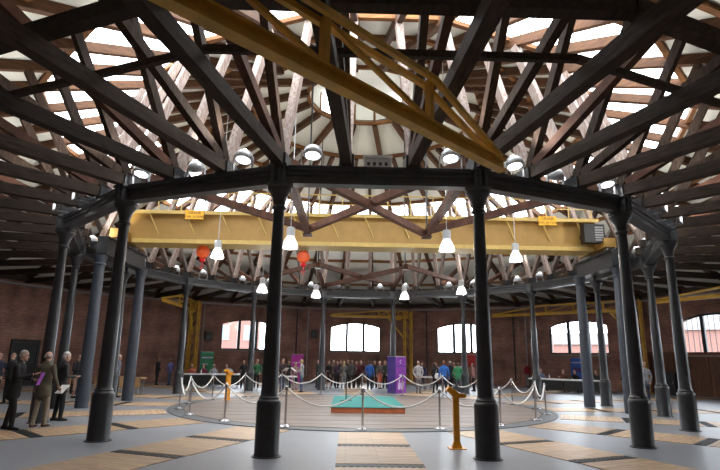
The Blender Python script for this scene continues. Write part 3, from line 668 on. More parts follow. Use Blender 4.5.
def rollup(p, rz, wd, h, m, label, strips):
    t = thing('pull_up_banner', label, 'banner', p, rz)
    MB().box(-wd / 2, wd / 2, -0.10, 0.10, 0, 0.08).build('base_case', M['steel'], t)
    s = MB().box(-wd / 2 + 0.01, wd / 2 - 0.01, -0.012, 0.0, 0.08, h).build('printed_sheet', m, t); MB().box(-wd / 2, wd / 2, -0.02, 0.012, h, h + 0.03).build('top_rail', M['steel'], t); MB().tube([(0, 0.03, 0.08), (0, 0.03, h)], 0.012, 6).build('pole', M['steel'], t)
    for a, b, c, d, mm in strips: MB().box(a * wd, b * wd, -0.016, -0.012, c * h, d * h).build('printed_band', mm, s)
    return t
def facing_cam(p): return math.atan2(CAM.x - p[0], -(CAM.y - p[1]))
for px, yy, wd, h, m, lab, st in ((207, 15.2, 0.85, 2.02, 'green', 'green pull up banner behind the table on the left', [(-0.4, 0.4, 0.80, 0.84, M['lilac']), (-0.35, 0.1, 0.6, 0.63, M['lilac'])]),
                                  (297.5, 15.5, 0.80, 1.95, 'pink', 'magenta pull up banner behind the man in a grey jacket', [(-0.4, 0.4, 0.72, 0.75, M['lilac'])]),
                                  (577, 14.0, 0.85, 1.98, 'blue', 'blue pull up banner behind the white tables on the right', [(-0.4, 0.4, 0.84, 0.88, M['lilac']), (-0.3, 0.3, 0.55, 0.70, M['violet'])])):
    q = at_y(px, 360, yy); rollup((q.x, yy, 0), facing_cam(q), wd, h, M[m], lab, st)
pp = on_wall(470, 360, 7, 0.03)
po = thing('wall_poster', 'red poster on the far brick wall right of centre', 'poster', (pp.x, pp.y, pp.z), R(22.5 * 7 + 180))
MB().box(-0.40, 0.40, -0.02, 0.0, -0.45, 0.55).build('sheet', M['red'], po); MB().box(-0.43, 0.43, -0.03, 0.0, 0.55, 0.58).box(-0.43, 0.43, -0.03, 0.0, -0.48, -0.45).build('batten', M['doorwood'], po)
# ------------------------------------------------------------------ tables and chairs
def table(pa, pb, dp, label, m_top, skirt=None, h=0.75):
    pa = Vector((pa[0], pa[1], 0)); pb = Vector((pb[0], pb[1], 0)); c = (pa + pb) / 2; L = (pb - pa).length / 2
    t = thing('trestle_table', label, 'table', c, math.atan2(pb.y - pa.y, pb.x - pa.x))
    MB().box(-L, L, 0, dp, h - 0.07, h).build('table_top', m_top, t)
    for x in (-L + 0.12, L - 0.12):
        for y in (0.08, dp - 0.08): MB().box(x - 0.02, x + 0.02, y - 0.02, y + 0.02, 0, h - 0.07).build('leg', M['steel'], t)
    if skirt: MB().box(-L + 0.02, L - 0.02, 0.012, 0.024, 0.12 if skirt is M['black'] else 0.25, h - 0.07).build('front_panel', skirt, t)
    return t
ta, tb = gp(183, 373.5, .75), gp(212, 373.8, .75); tc_ = gp(240, 374, .75)
table(ta, tb - (tb - ta).normalized() * 0.02, 0.7, 'white topped table in front of the green banner, left one', M['white'], M['black']); table(tb + (tc_ - tb).normalized() * 0.02, tc_, 0.7, 'white topped table right of the green banner', M['white'], M['black'])
ta, tb = gp(528, 378, .75), gp(563, 379.3, .75); tc_ = gp(601, 380.6, .75)
table(ta, tb - (tb - ta).normalized() * 0.02, 0.7, 'white topped table beside the person in the red sweater', M['white'], M['black']); table(tb + (tc_ - tb).normalized() * 0.02, tc_, 0.7, 'white topped table in front of the blue banner', M['white'], M['black'])
for i, (a, b, lab) in enumerate((((70, 377), (82, 377), 'tan boarded table at the far left, leftmost of three'), ((95, 377), (124, 377.3), 'tan boarded table at the far left, middle of three'), ((126, 377.3), (141, 377.6), 'tan boarded table at the far left, rightmost of three'))):
    pa, pb = gp(*a, .72), gp(*b, .72); table(pa, pb, 0.6, lab, M['tan'], M['tan'], 0.72)
table(gp(424, 376.5, .8), gp(434, 376.6, .8), 0.5, 'small white table beside the person holding a white bag', M['white'], None, 0.8)
table(gp(287, 376, .78), gp(297, 376, .78), 0.5, 'small white table in front of the magenta banner', M['white'], None, 0.78)
ch0 = None
def chair(p, rz, label):
    t = thing('folding_chair', label, 'chair', p, rz, 'folding chairs behind the tables')
    MB().box(-0.21, 0.21, -0.20, 0.20, 0.42, 0.445).build('seat', M['black'], t); MB().box(-0.20, 0.20, -0.235, -0.215, 0.60, 0.85).build('backrest', M['black'], t)
    for x in (-0.19, 0.19):
        MB().bar((x, 0.19, 0), (x, 0.17, 0.42), 0.025, 0.025).build('leg', M['steel'], t); MB().bar((x, -0.24, 0), (x, -0.22, 0.86), 0.025, 0.025).build('leg', M['steel'], t)
    return t
# ------------------------------------------------------------------ wall fittings
def speaker(px, py, k, label):
    p = on_wall(px, py, k, 0.0); t = thing('wall_speaker', label, 'loudspeaker', p, R(22.5 * k + 180), 'wall speakers')
    MB().box(-0.22, 0.22, -0.42, -0.08, -0.30, 0.30).build('cabinet', M['black'], t); MB().box(-0.20, 0.20, -0.435, -0.42, -0.28, 0.28).build('grille', M['grate'], t); MB().box(-0.05, 0.05, -0.10, 0.0, -0.08, 0.08).build('bracket', M['steel'], t)
    o = MB().lathe([(0.14, -0.012), (0.14, 0.0)], 18).build('cone', M['iron2'], t, True, (0, -0.437, -0.08)); o.rotation_euler = (R(90), 0, 0)
speaker(314, 334, 8, 'black loudspeaker on the far wall left of the middle window'); speaker(533.5, 338, 7, 'black loudspeaker on the far wall left of the window right of centre'); speaker(208, 336, 9, 'black loudspeaker on the far left wall beside the leftmost window')
def downpipe(px, k, label, m='pipe', off=0.10):
    p = on_wall(px, 340, k, 0); t = thing('downpipe', label, 'pipe', (p.x, p.y, 0), R(22.5 * k + 180), 'wall pipes')
    MB().tube([(0, -off, 0.36), (0, -off, 5.40)], 0.045, 8).build('pipe', M[m], t, True)
    for z in (1.2, 2.8, 4.4): MB().box(-0.07, 0.07, -off - 0.05, -0.01, z, z + 0.04).build('pipe_clip', M[m], t)
downpipe(202, 9, 'pale pipe on the brick wall above the green banner'); downpipe(307.5, 8, 'pale pipe on the brick wall above the grey jacketed man'); downpipe(418, 8, 'pale pipe on the brick wall behind the person in a white shirt')
downpipe(427, 7, 'thin pipe at the corner left of the third window', 'frame'); downpipe(514, 7, 'dark pipe between the third and fourth windows', 'frame'); downpipe(527, 6, 'pale pipe above the person in the red sweater')
downpipe(296, 9, 'dark pipe left of the middle window', 'frame')
cp = on_wall(668, 378, 5, 0.45)
cb2 = thing('black_cabinet', 'black cabinet against the wall at the left end of the plank doors', 'cabinet', (cp.x, cp.y, 0), R(22.5 * 5 + 180))
MB().box(-0.45, 0.45, -0.05, 0.36, 0.0, 1.25).build('body', M['black'], cb2); MB().box(-0.43, 0.43, -0.07, -0.05, 0.05, 1.2).build('door', M['iron'], cb2); MB().box(0.30, 0.33, -0.09, -0.07, 0.6, 0.75).build('handle', M['steel'], cb2)

# ------------------------------------------------------------------ people
SKIN, HAIR, TOP, BOT, SHOE, EYE, LIP = range(7)
def loftpts(V, F, LB, path, rad, lab, n=12, tips=True):
    path = [Vector(p) for p in path]; k0 = len(V)
    rad = [(r, r) if not isinstance(r, tuple) else r for r in rad]
    P2, R2 = [path[0]], [rad[0]]
    for i in range(len(path) - 1):
        ns = max(1, int((path[i + 1] - path[i]).length / 0.035))
        for q in range(1, ns + 1):
            t = q / ns; P2.append(path[i].lerp(path[i + 1], t)); R2.append(tuple(a + (b - a) * t for a, b in zip(rad[i], rad[i + 1])))
    path, rad = P2, R2
    if tips:
        d0 = (path[0] - path[1]).normalized(); d1 = (path[-1] - path[-2]).normalized()
        a, b = min(rad[0]), min(rad[-1])
        path = [path[0] + d0 * a * 0.75, path[0] + d0 * a * 0.45] + path + [path[-1] + d1 * b * 0.45, path[-1] + d1 * b * 0.75]
        rad = [tuple(q * 0.45 for q in rad[0]), tuple(q * 0.8 for q in rad[0])] + rad + [tuple(q * 0.8 for q in rad[-1]), tuple(q * 0.45 for q in rad[-1])]
        lab = ([lab[0]] * 2 + list(lab) + [lab[-1]] * 2) if isinstance(lab, (list, tuple)) else lab
    for i, p in enumerate(path):
        d = (path[min(i + 1, len(path) - 1)] - path[max(i - 1, 0)]).normalized()
        x = Vector((1, 0, 0)); x = (x - d * x.dot(d))
        x = x.normalized() if x.length > 0.2 else Vector((0, 1, 0)).cross(d).normalized()
        y = d.cross(x).normalized()
        for q in range(n):
            t = 2 * math.pi * q / n
            V.append(p + x * math.cos(t) * rad[i][0] + y * math.sin(t) * rad[i][1]); LB.append(lab[i] if isinstance(lab, (list, tuple)) else lab)
    m = len(path)
    for j in range(m - 1):
        for q in range(n):
            r = (q + 1) % n; F.append((k0 + j * n + q, k0 + j * n + r, k0 + (j + 1) * n + r, k0 + (j + 1) * n + q))
    F.append(tuple(k0 + q for q in range(n - 1, -1, -1))); F.append(tuple(k0 + (m - 1) * n + q for q in range(n)))
def ellipsoid(V, F, LB, c, r, lab, n=14, m=9):
    c = Vector(c); path = []; 
    k0 = len(V)
    for i in range(m):
        t = math.pi * (i + 0.35) / (m - 0.3); 
        for q in range(n):
            a = 2 * math.pi * q / n
            V.append(c + Vector((r[0] * math.sin(t) * math.cos(a), r[1] * math.sin(t) * math.sin(a), -r[2] * math.cos(t)))); LB.append(lab)
    for j in range(m - 1):
        for q in range(n):
            s_ = (q + 1) % n; F.append((k0 + j * n + q, k0 + j * n + s_, k0 + (j + 1) * n + s_, k0 + (j + 1) * n + q))
    F.append(tuple(k0 + q for q in range(n - 1, -1, -1))); F.append(tuple(k0 + (m - 1) * n + q for q in range(n)))
def person_mesh(name, arms=None, lean=0.0, hem=0.84, hair='short', seated=False, skirt=None, female=False, stride=0.05, voxel=0.02, headyaw=0.0, nod=0.0, mats=None):
    V, F, LB = [], [], []
    dz = -0.46 if seated else 0.0
    wsh = 0.165 if female else 0.185
    def T(x, y, z):      # torso lean about the hips
        z2 = z - 0.95; return Vector((x, y + z2 * math.sin(lean) * 1.0, 0.95 + z2 * math.cos(lean) + dz))
    hl_ = TOP
    cw = 0.022 if hem < 0.80 else 0.0
    tz = [(hem, 0.174 + cw, 0.124 + cw), (0.92, 0.171 + cw * 0.8, 0.122 + cw * 0.8), (1.02, 0.150 if female else 0.162, 0.108), (1.14, 0.140 if female else 0.163, 0.105), (1.27, wsh - 0.012, 0.122 if female else 0.118), (1.37, wsh + 0.012, 0.115), (1.43, wsh, 0.095), (1.475, 0.115, 0.075)]
    if seated: tz = [q for q in tz if q[0] >= 0.90]
    loftpts(V, F, LB, [T(0, 0, z) for z, a, b in tz], [(a, b) for z, a, b in tz], TOP, 20)
    loftpts(V, F, LB, [T(0, 0.0, 1.45), T(0, 0.012, 1.55)], [0.058, 0.052], SKIN, 12)
    # pelvis
    loftpts(V, F, LB, [T(0, 0, 0.82), T(0, 0, 0.95)], [(0.155, 0.11), (0.155, 0.105)], TOP if hem < 0.80 else BOT, 18)
    # head
    hc = T(0, 0.025 + nod * 0.05, 1.645)
    cy, sy_ = math.cos(headyaw), math.sin(headyaw)
    def Hd(x, y, z):
        y2 = y * math.cos(nod) + z * math.sin(nod); z2 = z * math.cos(nod) - y * math.sin(nod); return hc + Vector((x * cy - y2 * sy_, x * sy_ + y2 * cy, z2))
    def hell(c, r, lab, n=14, m=9):
        k0 = len(V); ellipsoid(V, F, LB, (0, 0, 0), r, lab, n, m)
        for i in range(k0, len(V)): v = V[i] + Vector(c); V[i] = Hd(v.x, v.y, v.z)
    hell((0, -0.008, 0.022), (0.074, 0.093, 0.092), SKIN, 18, 11); hell((0, 0.028, -0.055), (0.055, 0.062, 0.062), SKIN, 16, 9)
    hell((0, 0.094, -0.018), (0.013, 0.018, 0.022), SKIN, 8, 6); hell((0, 0.072, -0.098), (0.028, 0.02, 0.018), SKIN, 8, 6)
    for s_ in (-1, 1):
        hell((s_ * 0.075, -0.005, -0.005), (0.012, 0.02, 0.032), SKIN, 8, 6); hell((s_ * 0.029, 0.081, 0.008), (0.013, 0.006, 0.007), EYE, 8, 5)
    hell((0, 0.086, -0.062), (0.022, 0.006, 0.006), LIP, 8, 5)
    if hair == 'bald':
        for s_ in (-1, 1): hell((s_ * 0.06, -0.045, -0.005), (0.022, 0.05, 0.04), HAIR, 10, 7)
        hell((0, -0.080, -0.015), (0.055, 0.025, 0.04), HAIR, 12, 7)
    else:
        hell((0, -0.02, 0.045), (0.083, 0.094, 0.085), HAIR, 16, 9); hell((0, -0.055, -0.01), (0.076, 0.055, 0.07), HAIR, 14, 8)
        if hair == 'long':
            k0 = len(V); loftpts(V, F, LB, [(0, -0.06, 0.02), (0, -0.075, -0.08), (0, -0.085, -0.20), (0, -0.09, -0.27)], [(0.085, 0.05), (0.09, 0.045), (0.085, 0.04), (0.06, 0.025)], HAIR, 12)
            for i in range(k0, len(V)): v = V[i]; V[i] = Hd(v.x, v.y, v.z)
        if hair == 'bun': hell((0, -0.115, 0.04), (0.035, 0.035, 0.035), HAIR, 10, 7)
    # legs
    for s_ in (-1, 1):
        if seated:
            hip, knee, ank = Vector((s_ * 0.09, 0.0, 0.88 + dz)), Vector((s_ * 0.11, 0.42, 0.50)), Vector((s_ * 0.11, 0.40, 0.09))
        else:
            hip = Vector((s_ * 0.088, 0, 0.90)); knee = Vector((s_ * 0.095, 0.02 + s_ * stride * 0.6, 0.49)); ank = Vector((s_ * 0.10, -0.015 + s_ * stride, 0.085))
        bl = SKIN if skirt else BOT
        loftpts(V, F, LB, [hip, hip.lerp(knee, 0.5), knee, knee.lerp(ank, 0.35), ank], [(0.088, 0.095), 0.078, 0.062, 0.062, 0.05 if not skirt else 0.036], bl, 14)
        f0 = Vector((ank.x, ank.y, 0))
        loftpts(V, F, LB, [f0 + Vector((0, -0.055, 0.045)), f0 + Vector((0, 0.02, 0.05)), f0 + Vector((s_ * 0.01, 0.10, 0.036)), f0 + Vector((s_ * 0.014, 0.16, 0.028))], [(0.036, 0.042), (0.042, 0.048), (0.045, 0.034), (0.036, 0.025)], SHOE, 12)
    if skirt and not seated:
        loftpts(V, F, LB, [(0, 0, 0.98), (0, 0, 0.80), (0, 0.0, skirt)], [(0.15, 0.105), (0.18, 0.13), (0.20, 0.15)], BOT, 18)
    # arms
    arms = arms or [((0.265, -0.03, 1.13), (0.275, 0.06, 0.88)), ((0.265, -0.03, 1.13), (0.275, 0.06, 0.88))]
    for s_, (el, wr) in zip((1, -1), arms):
        sh = T(s_ * wsh, 0, 1.405); el = T(s_ * el[0], el[1], el[2]); wr = T(s_ * wr[0], wr[1], wr[2])
        loftpts(V, F, LB, [sh, sh.lerp(el, 0.5), el, el.lerp(wr, 0.5), wr], [0.060, 0.055, 0.047, 0.043, 0.037], TOP, 12)
        d = (wr - el).normalized(); side = Vector((s_, 0, 0)); side = (side - d * side.dot(d)).normalized(); nrm = d.cross(side)
        if nrm.dot(Vector((-s_, 0.6, 0.2))) < 0: nrm = -nrm
        wid = d.cross(nrm).normalized()                        # across the knuckles
        if wid.dot(Vector((0, 1, 0.6))) < 0: wid = -wid       # thumb side forward / up
        k0 = len(V)
        loftpts(V, F, LB, [wr - d * 0.01, wr + d * 0.04, wr + d * 0.085], [0.026, (0.033, 0.024), (0.034, 0.021)], SKIN, 10)
        for q, (o_, ln) in enumerate(((0.032, 0.068), (0.011, 0.078), (-0.011, 0.072), (-0.032, 0.058))):
            b0 = wr + d * 0.085 + wid * o_; b1 = b0 + d * ln * 0.5 + nrm * 0.008; b2 = b1 + d * ln * 0.35 + nrm * 0.026
            loftpts(V, F, LB, [b0, b1, b2], [0.0105, 0.0098, 0.0085], SKIN, 8)
        t0 = wr + d * 0.03 + wid * 0.028; t1 = t0 + wid * 0.028 + d * 0.03 + nrm * 0.008; t2 = t1 + d * 0.032 + nrm * 0.012
        loftpts(V, F, LB, [t0, t1, t2], [0.013, 0.0115, 0.0095], SKIN, 8)
    me = bpy.data.meshes.new(name + '_raw'); me.from_pydata([tuple(v) for v in V], [], F)
    bm = bmesh.new(); bm.from_mesh(me); bmesh.ops.recalc_face_normals(bm, faces=bm.faces); bm.to_mesh(me); bm.free()
    o = bpy.data.objects.new(name + '_raw', me); COL.objects.link(o)
    md = o.modifiers.new('r', 'REMESH'); md.mode = 'VOXEL'; md.voxel_size = voxel; md.adaptivity = 0.0
    ms = o.modifiers.new('s', 'SMOOTH'); ms.factor = 0.5; ms.iterations = 2
    dg = bpy.context.evaluated_depsgraph_get(); dg.update()
    out = bpy.data.meshes.new_from_object(o.evaluated_get(dg)); bpy.data.objects.remove(o); bpy.data.meshes.remove(me)
    out.name = name
    nf = len(out.polygons); C = np.empty(nf * 3); out.polygons.foreach_get('center', C); C = C.reshape(-1, 3).astype(np.float32)
    S = np.array([tuple(v) for v in V], np.float32); lab = np.array(LB)
    idx = np.empty(nf, int)
    for a in range(0, nf, 2000):
        q = C[a:a + 2000]; d2 = ((q * q).sum(1)[:, None] + (S * S).sum(1)[None] - 2 * q @ S.T); idx[a:a + 2000] = d2.argmin(1)
    out.materials.clear()
    for i in range(7): out.materials.append(mats[i] if mats else None)
    out.polygons.foreach_set('material_index', lab[idx].astype(np.int32)); out.polygons.foreach_set('use_smooth', [True] * nf)
    out.update(); return out
CL = {}
def cloth(c, rough=0.85):
    c = tuple(c)
    if c not in CL: CL[c] = mat('cloth_%d' % len(CL), c, rough, var=0.15, scale=12)
    return CL[c]
SK = [mat('skin_tone_a', (0.52, 0.30, 0.22), 0.55, var=0.08), mat('skin_tone_b', (0.42, 0.23, 0.16), 0.55, var=0.08)]
EYEM = mat('eye_dark', (0.03, 0.02, 0.02), 0.3, var=0.0); LIPM = mat('lip_tone', (0.35, 0.12, 0.10), 0.5, var=0.0)
BLK, NAVY, CHAR = (0.012, 0.012, 0.014), (0.02, 0.025, 0.05), (0.03, 0.03, 0.033)
JEAN, GREY, KHAKI, WHT = (0.05, 0.07, 0.13), (0.22, 0.23, 0.24), (0.30, 0.25, 0.18), (0.55, 0.55, 0.56)
HB, HD, HG, HW, HBL, HR = (0.05, 0.03, 0.02), (0.015, 0.012, 0.01), (0.30, 0.29, 0.28), (0.6, 0.6, 0.6), (0.40, 0.28, 0.13), (0.20, 0.07, 0.03)
A_down = ((0.265, -0.03, 1.13), (0.275, 0.06, 0.88)); A_hold = ((0.255, 0.02, 1.13), (0.12, 0.27, 1.12)); A_face = ((0.24, 0.10, 1.15), (0.08, 0.20, 1.42)); A_pocket = ((0.29, -0.06, 1.14), (0.20, 0.06, 0.93)); A_fwd = ((0.245, 0.07, 1.14), (0.16, 0.33, 1.05)); A_behind = ((0.27, -0.07, 1.13), (0.10, -0.16, 0.95))
POSES = {
    'stand': dict(arms=[A_down, A_down]), 'hold': dict(arms=[A_hold, A_hold], nod=0.25), 'talk': dict(arms=[A_fwd, A_down], headyaw=0.3), 'face': dict(arms=[A_face, A_pocket]),
    'woman': dict(arms=[A_hold, A_down], female=True, hair='long', hem=0.86), 'woman_skirt': dict(arms=[A_down, A_hold], female=True, hair='bun', skirt=0.50, hem=0.90), 'pocket': dict(arms=[A_pocket, A_pocket], headyaw=-0.3), 'bald': dict(arms=[A_down, A_pocket], hair='bald'),
    'seated': dict(arms=[A_fwd, A_fwd], seated=True), 'seated_woman': dict(arms=[A_hold, A_fwd], seated=True, female=True, hair='long')}
PM = {}
def add_person(p, rz, pose, top, bot, hcol, label, h=1.0, skin=0, voxel=0.022, shoe=BLK, **kw):
    mats = [SK[skin], cloth(hcol, 0.7), cloth(top), cloth(bot), cloth(shoe, 0.5), EYEM, LIPM]
    if kw:
        me = person_mesh('person', voxel=voxel, mats=mats, **dict(POSES[pose], **kw)); o = obj('person', me, None, p, rz)
    else:
        if pose not in PM: PM[pose] = person_mesh('person', voxel=voxel, mats=mats, **POSES[pose])
        o = obj('person', PM[pose], None, p, rz)
        for i, m in enumerate(mats): o.material_slots[i].link = 'OBJECT'; o.material_slots[i].material = m
    o.scale = (h, h, h)
    return tag(o, label, 'person')
def paper(p, rz, tilt, label, sz=(0.21, 0.30), m='paper'):
    t = thing('paper_sheet' if m == 'paper' else 'folder', label, 'paper' if m == 'paper' else 'folder', p, 0); a = MB().box(-sz[0] / 2, sz[0] / 2, -sz[1] / 2, sz[1] / 2, 0, 0.004).build('front_sheet', M[m], t)
    b = MB().box(-sz[0] / 2, sz[0] / 2, -sz[1] / 2, sz[1] / 2, 0.005, 0.009).build('back_sheet', M[m], t); b.rotation_euler = (R(6), 0, 0); t.rotation_euler = (tilt, 0, rz); return t
M['purple_folder'] = mat('purple_card', (0.28, 0.03, 0.42), 0.5, var=0.1)
def face_to(p, px_dir):   # direction given in world degrees: 0 looks away from the camera (+y), 90 looks right (+x)
    return -R(px_dir)
def local(p, rz, x, y, z): c, s = math.cos(rz), math.sin(rz); return Vector((p.x + x * c - y * s, p.y + x * s + y * c, z))
# the group at the left
p = gp(38, 427); rz = -R(10)
add_person(p, rz, 'bald', (0.115, 0.105, 0.075), (0.30, 0.26, 0.20), HG, 'bald man in an olive tweed jacket and pale trousers seen from behind', 1.03, voxel=0.011, shoe=(0.10, 0.04, 0.02), arms=[((0.275, 0.0, 1.13), (0.27, 0.14, 0.93)), A_down], hem=0.72, stride=0.07)
paper(local(p, rz, 0.29, 0.30, 0.88), rz, R(35), 'white papers in the right hand of the man in the tweed jacket')
p = gp(8, 430); rz = -R(78)
add_person(p, rz, 'hold', BLK, BLK, HG, 'grey haired man in a black suit at the left edge holding a purple folder', 1.04, voxel=0.011, lean=0.10, arms=[((0.25, 0.10, 1.15), (0.10, 0.36, 1.22)), ((0.25, 0.05, 1.13), (0.06, 0.33, 1.10))], hem=0.74, stride=0.10, nod=0.15)
paper(local(p, rz, 0.0, 0.53, 1.16), rz, R(70), 'purple folder held by the man in the black suit', (0.24, 0.30), 'purple_folder')
p = gp(57, 421); rz = -R(48)
add_person(p, rz, 'hold', CHAR, BLK, HW, 'white haired man in a dark suit standing right of the tweed jacket', 1.03, voxel=0.011, arms=[A_hold, A_pocket], hem=0.74, nod=0.2)
p = gp(73, 398); rz = -R(100)
add_person(p, rz, 'woman_skirt', BLK, BLK, HD, 'dark dressed woman reading white papers beside the left crane column', 0.98, voxel=0.014, skirt=0.25, arms=[A_hold, A_hold], hair='short', nod=0.3)
paper(local(p, rz, 0.0, 0.42, 1.14), rz, R(40), 'white papers held by the dark dressed woman')
for px, py, rzd, pose, top, hair, lab in ((-8, 403, 150, 'pocket', NAVY, HD, 'dark haired man behind the black suit at the very left edge'), (6.5, 404, 200, 'stand', CHAR, HB, 'brown haired man behind the black suited man, face towards the camera')):
    add_person(gp(px, py), -R(rzd), pose, top, BLK, hair, lab, 1.0)
# people farther in: px x, ground y, facing, pose, top, trousers, hair, label, height
CR = [
    (114.5, 397.5, 60, 'pocket', (0.16, 0.18, 0.22), CHAR, HW, 'white haired man in grey blue beside the slim left column', 1.0),
    (156, 385, 100, 'talk', BLK, BLK, HD, 'person all in black by the far left brick wall', 1.0), (168.5, 385.3, -60, 'stand', (0.10, 0.10, 0.26), JEAN, HB, 'person in a violet blue jacket beside the person in black', 0.98),
    (242.5, 388.5, 180, 'woman', BLK, BLK, HD, 'dark haired woman in black left of the second far column', 0.96), (256, 388.5, 170, 'face', (0.03, 0.13, 0.06), BLK, HBL, 'fair haired person in a green top behind the left column', 1.0), (263.5, 387.5, 120, 'stand', CHAR, BLK, HB, 'person in charcoal just right of the green top', 1.0),
    (281.5, 392.5, 150, 'hold', (0.03, 0.018, 0.022), JEAN, HB, 'person in dark plum jacket and jeans holding white paper', 1.04), (288, 388, 200, 'woman', BLK, BLK, HD, 'woman in black left of the magenta banner', 0.95), (294.5, 390, 170, 'woman_skirt', (0.28, 0.18, 0.18), BLK, HB, 'woman in a patterned pink top in front of the magenta banner', 0.93), (301, 392.5, -80, 'hold', (0.26, 0.27, 0.29), JEAN, HBL, 'man in a grey jacket and jeans looking down at a leaflet', 1.02),
    (317, 388, 90, 'woman', BLK, CHAR, HD, 'woman in black just left of the far left column of the farthest pair', 0.98), (328.5, 388.5, -150, 'woman_skirt', BLK, BLK, HB, 'woman in a black dress right of the farthest left column', 0.98), (333, 386.5, 180, 'stand', (0.14, 0.08, 0.06), CHAR, HG, 'grey haired man in a brown jacket in the centre crowd', 1.0), (336.5, 388, 150, 'woman', (0.05, 0.03, 0.06), BLK, HD, 'woman in dark purple in the centre crowd', 0.96),
    (340, 386.5, 200, 'bald', CHAR, BLK, HG, 'balding man in charcoal in the centre crowd', 1.0), (343.5, 388.3, 20, 'woman', (0.17, 0.16, 0.15), GREY, HBL, 'fair haired woman in a grey patterned coat in the crowd', 0.98), (347.5, 387.5, 160, 'talk', BLK, BLK, HD, 'man in black right of the grey patterned coat', 1.02), (351.5, 388.6, 0, 'pocket', (0.06, 0.06, 0.055), CHAR, HB, 'brown haired man in dark olive seen from behind', 1.02),
    (356, 388.0, 190, 'woman', (0.10, 0.015, 0.02), BLK, HR, 'red haired woman in a dark red coat in the crowd', 0.98), (360.5, 387.6, 170, 'stand', (0.07, 0.015, 0.02), CHAR, HG, 'grey haired man in a maroon sweater in the crowd', 1.0), (369.5, 389.6, 10, 'stand', (0.02, 0.11, 0.42), NAVY, HD, 'person in a bright blue jacket seen from behind left of the tower', 1.0), (374.5, 388, -150, 'talk', BLK, BLK, HD, 'person in black between blue jacket and orange skirt', 1.0),
    (379.5, 389, 150, 'woman_skirt', (0.10, 0.09, 0.08), (0.50, 0.06, 0.02), HBL, 'woman in a long orange red skirt left of the purple tower', 0.99), (385, 388.6, 200, 'pocket', (0.03, 0.04, 0.03), BLK, HG, 'man in dark green partly behind the purple tower', 1.0),
    (418.5, 393.3, 175, 'pocket', (0.42, 0.42, 0.43), (0.16, 0.15, 0.15), HB, 'man in a white shirt and grey trousers right of the tower', 1.03), (422.5, 389, -140, 'talk', (0.02, 0.03, 0.10), NAVY, HD, 'person in navy behind the white shirted man', 0.96), (435.5, 393.3, 60, 'woman', BLK, BLK, HD, 'dark haired woman in black with a white bag', 1.0), (444.5, 394, 5, 'stand', (0.025, 0.13, 0.45), NAVY, HR, 'person in a sky blue top seen from behind', 1.05),
    (451, 391, -30, 'hold', BLK, BLK, HG, 'grey haired man in black right of the blue top', 1.04), (454.5, 390, 200, 'woman', (0.36, 0.22, 0.22), CHAR, HB, 'woman in a pale pink top right of the blue top', 0.99), (458.5, 394, 20, 'face', (0.03, 0.22, 0.09), (0.06, 0.07, 0.08), HB, 'person in a bright green top in the right hand crowd', 1.0), (463.5, 390.5, 190, 'talk', (0.30, 0.30, 0.32), CHAR, HG, 'man in a pale shirt behind the green top', 1.03),
    (474, 391.5, -70, 'woman', (0.36, 0.17, 0.16), BLK, HB, 'woman in a rose top and black trousers beside the nearest right column', 0.98), (528.5, 387, 160, 'stand', (0.28, 0.012, 0.025), (0.20, 0.21, 0.23), HG, 'person in a red sweater at the end of the right hand table', 1.0),
    (647.5, 404.5, 190, 'pocket', (0.24, 0.24, 0.27), (0.05, 0.06, 0.09), HB, 'man in a grey shirt between the right hand columns', 1.02), (627, 400, -30, 'stand', BLK, BLK, HD, 'person in black half hidden by the second right column', 1.0)]
for px, py, fd, pose, top, bot, hair, lab, h in CR:
    add_person(gp(px, py), -R(fd), pose, top, bot, hair, lab, h * (1.0 if py > 396 else 0.92))
q = gp(435.5, 393.3); bgp = q + Vector((0.12, -0.22, 0))
hb = thing('shoulder_bag', 'white shoulder bag carried by the woman in black', 'bag', (bgp.x, bgp.y, 0.74))
MB().lathe([(0.08, 0.0), (0.17, 0.04), (0.19, 0.16), (0.15, 0.28), (0.06, 0.31)], 14).build('bag_body', M['white'], hb, True); MB().tube([(-0.12, 0, 0.28), (-0.08, 0.05, 0.50), (0.02, 0.12, 0.66), (0.10, 0.05, 0.50), (0.12, 0, 0.28)], 0.012, 6).build('strap', M['white'], hb, True)
q = gp(281.5, 392.5); rz = -R(150); paper(local(q, rz, 0, 0.45, 1.16), rz, R(20), 'white paper held by the person in dark plum')
q = gp(301, 392.5); rz = R(80); paper(local(q, rz, 0, 0.45, 1.14), rz, R(30), 'leaflet held by the man in the grey jacket')
def sit(px, base_px, z, off, fd, pose, top, hair, lab):
    a = gp(px, base_px, z); away = Vector((a.x - CAM.x, a.y - CAM.y, 0)).normalized(); p = Vector((a.x, a.y, 0)) + away * off
    add_person(p, -R(fd), pose, top, CHAR, hair, lab, 0.98); chair(p, -R(fd), 'black folding chair under the ' + lab.replace('seated ', '', 1))
sit(191.5, 373.6, .75, 1.35, 170, 'seated', (0.48, 0.13, 0.09), HB, 'seated person in a salmon orange shirt at the left table'); sit(203.5, 373.6, .75, 1.35, 190, 'seated_woman', (0.20, 0.03, 0.06), HD, 'seated woman in crimson at the left table'); sit(213.5, 373.8, .75, 1.35, 175, 'seated_woman', (0.40, 0.42, 0.48), HG, 'seated woman in pale lilac right of the green banner'); sit(226, 373.9, .75, 1.35, 175, 'seated', (0.20, 0.21, 0.23), HG, 'seated man in grey behind the yellow post')
sit(541, 378.5, .75, 1.4, 170, 'seated', (0.20, 0.26, 0.45), HG, 'seated man in a light blue shirt at the right table'); sit(563.5, 379.4, .75, 1.4, 185, 'seated_woman', (0.14, 0.05, 0.03), HR, 'seated woman in brown left of the blue banner'); sit(575, 379.8, .75, 1.4, 170, 'seated', BLK, HD, 'seated man in black in front of the blue banner'); sit(596, 380.4, .75, 1.4, 175, 'seated', (0.05, 0.05, 0.05), HB, 'seated man in dark grey at the right end of the tables')
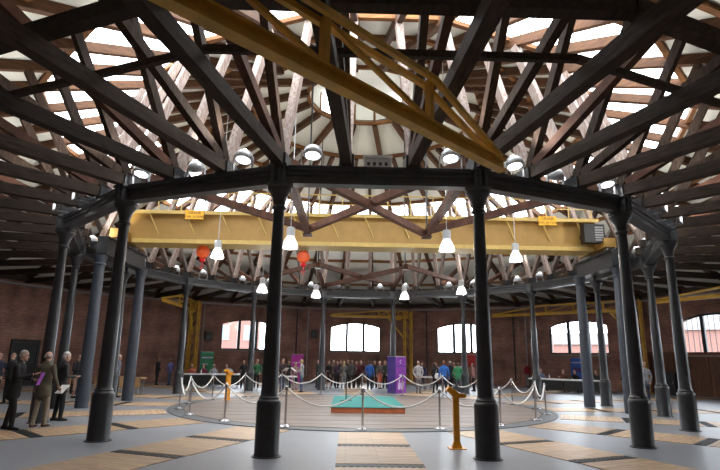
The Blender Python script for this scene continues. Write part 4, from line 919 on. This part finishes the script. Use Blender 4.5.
# bottle on the right table, leaflets
for px, py, lab in ((551, 378.6, 'small white bottle on the right hand table'), (200, 373.4, 'small pale bottle on the left hand table')):
    a = gp(px, py, .75); b = thing('drink_bottle', lab, 'bottle', (a.x, a.y + 0.25, 0.75)); MB().lathe([(0.035, 0), (0.038, 0.02), (0.038, 0.16), (0.015, 0.21), (0.015, 0.24)], 12).build('bottle_body', M['white'], b, True); MB().lathe([(0.018, 0.24), (0.018, 0.27)], 10).build('bottle_cap', M['blue'], b, True)
# ------------------------------------------------------------------ outside the windows
MB_g = MB().lathe([(140, -0.45), (140, -0.40)], 32); tag(MB_g.build('outside_ground', M['asphalt']), 'grey yard outside the roundhouse windows', None, None, 'structure')
def outside(name, k, fac, wd, h, m, label, lat=0.0):
    wc = pol(APO, 22.5 * k); d = Vector((wc.x - CAM.x, wc.y - CAM.y, 0)); c = Vector((CAM.x, CAM.y, 0)) + d * fac; d.normalize(); c = c + Vector((d.y, -d.x, 0)) * lat
    rz = math.atan2(d.y, d.x) - R(90)
    t = thing(name, label, 'building', (c.x, c.y, -0.4), rz)
    MB().box(-wd / 2, wd / 2, 0, 6, 0, h).build('wall', m, t); MB().prism([(-wd / 2 - 0.3, h), (wd / 2 + 0.3, h), (wd / 2 - 1, h + 1.6), (-wd / 2 + 1, h + 1.6)], -0.3, 6.3).build('roof', M['extpale'], t)
    n = int(wd // 2.4)
    for i in range(n):
        x = -wd / 2 + (i + 0.5) * wd / n
        for z in (1.2, 4.2):
            if z + 2 < h:
                f = MB().box(x - 0.6, x + 0.6, -0.06, 0, z, z + 1.9).build('window', M['extpale'], t); MB().box(x - 0.5, x + 0.5, -0.08, -0.06, z + 0.1, z + 1.8).build('pane', M['extglass'], f)
outside('brick_building', 9, 1.75, 9, 7.4, M['extbrick'], 'pale pink brick building seen through the leftmost arched window', -3.0)
outside('brick_building', 5, 1.8, 16, 5.4, M['extbrick'], 'low red brick building seen through the rightmost arched window', 3.5)
outside('brick_building', 6, 2.2, 14, 4.6, M['extbrick'], 'distant low brick building seen through the window right of centre', 0)
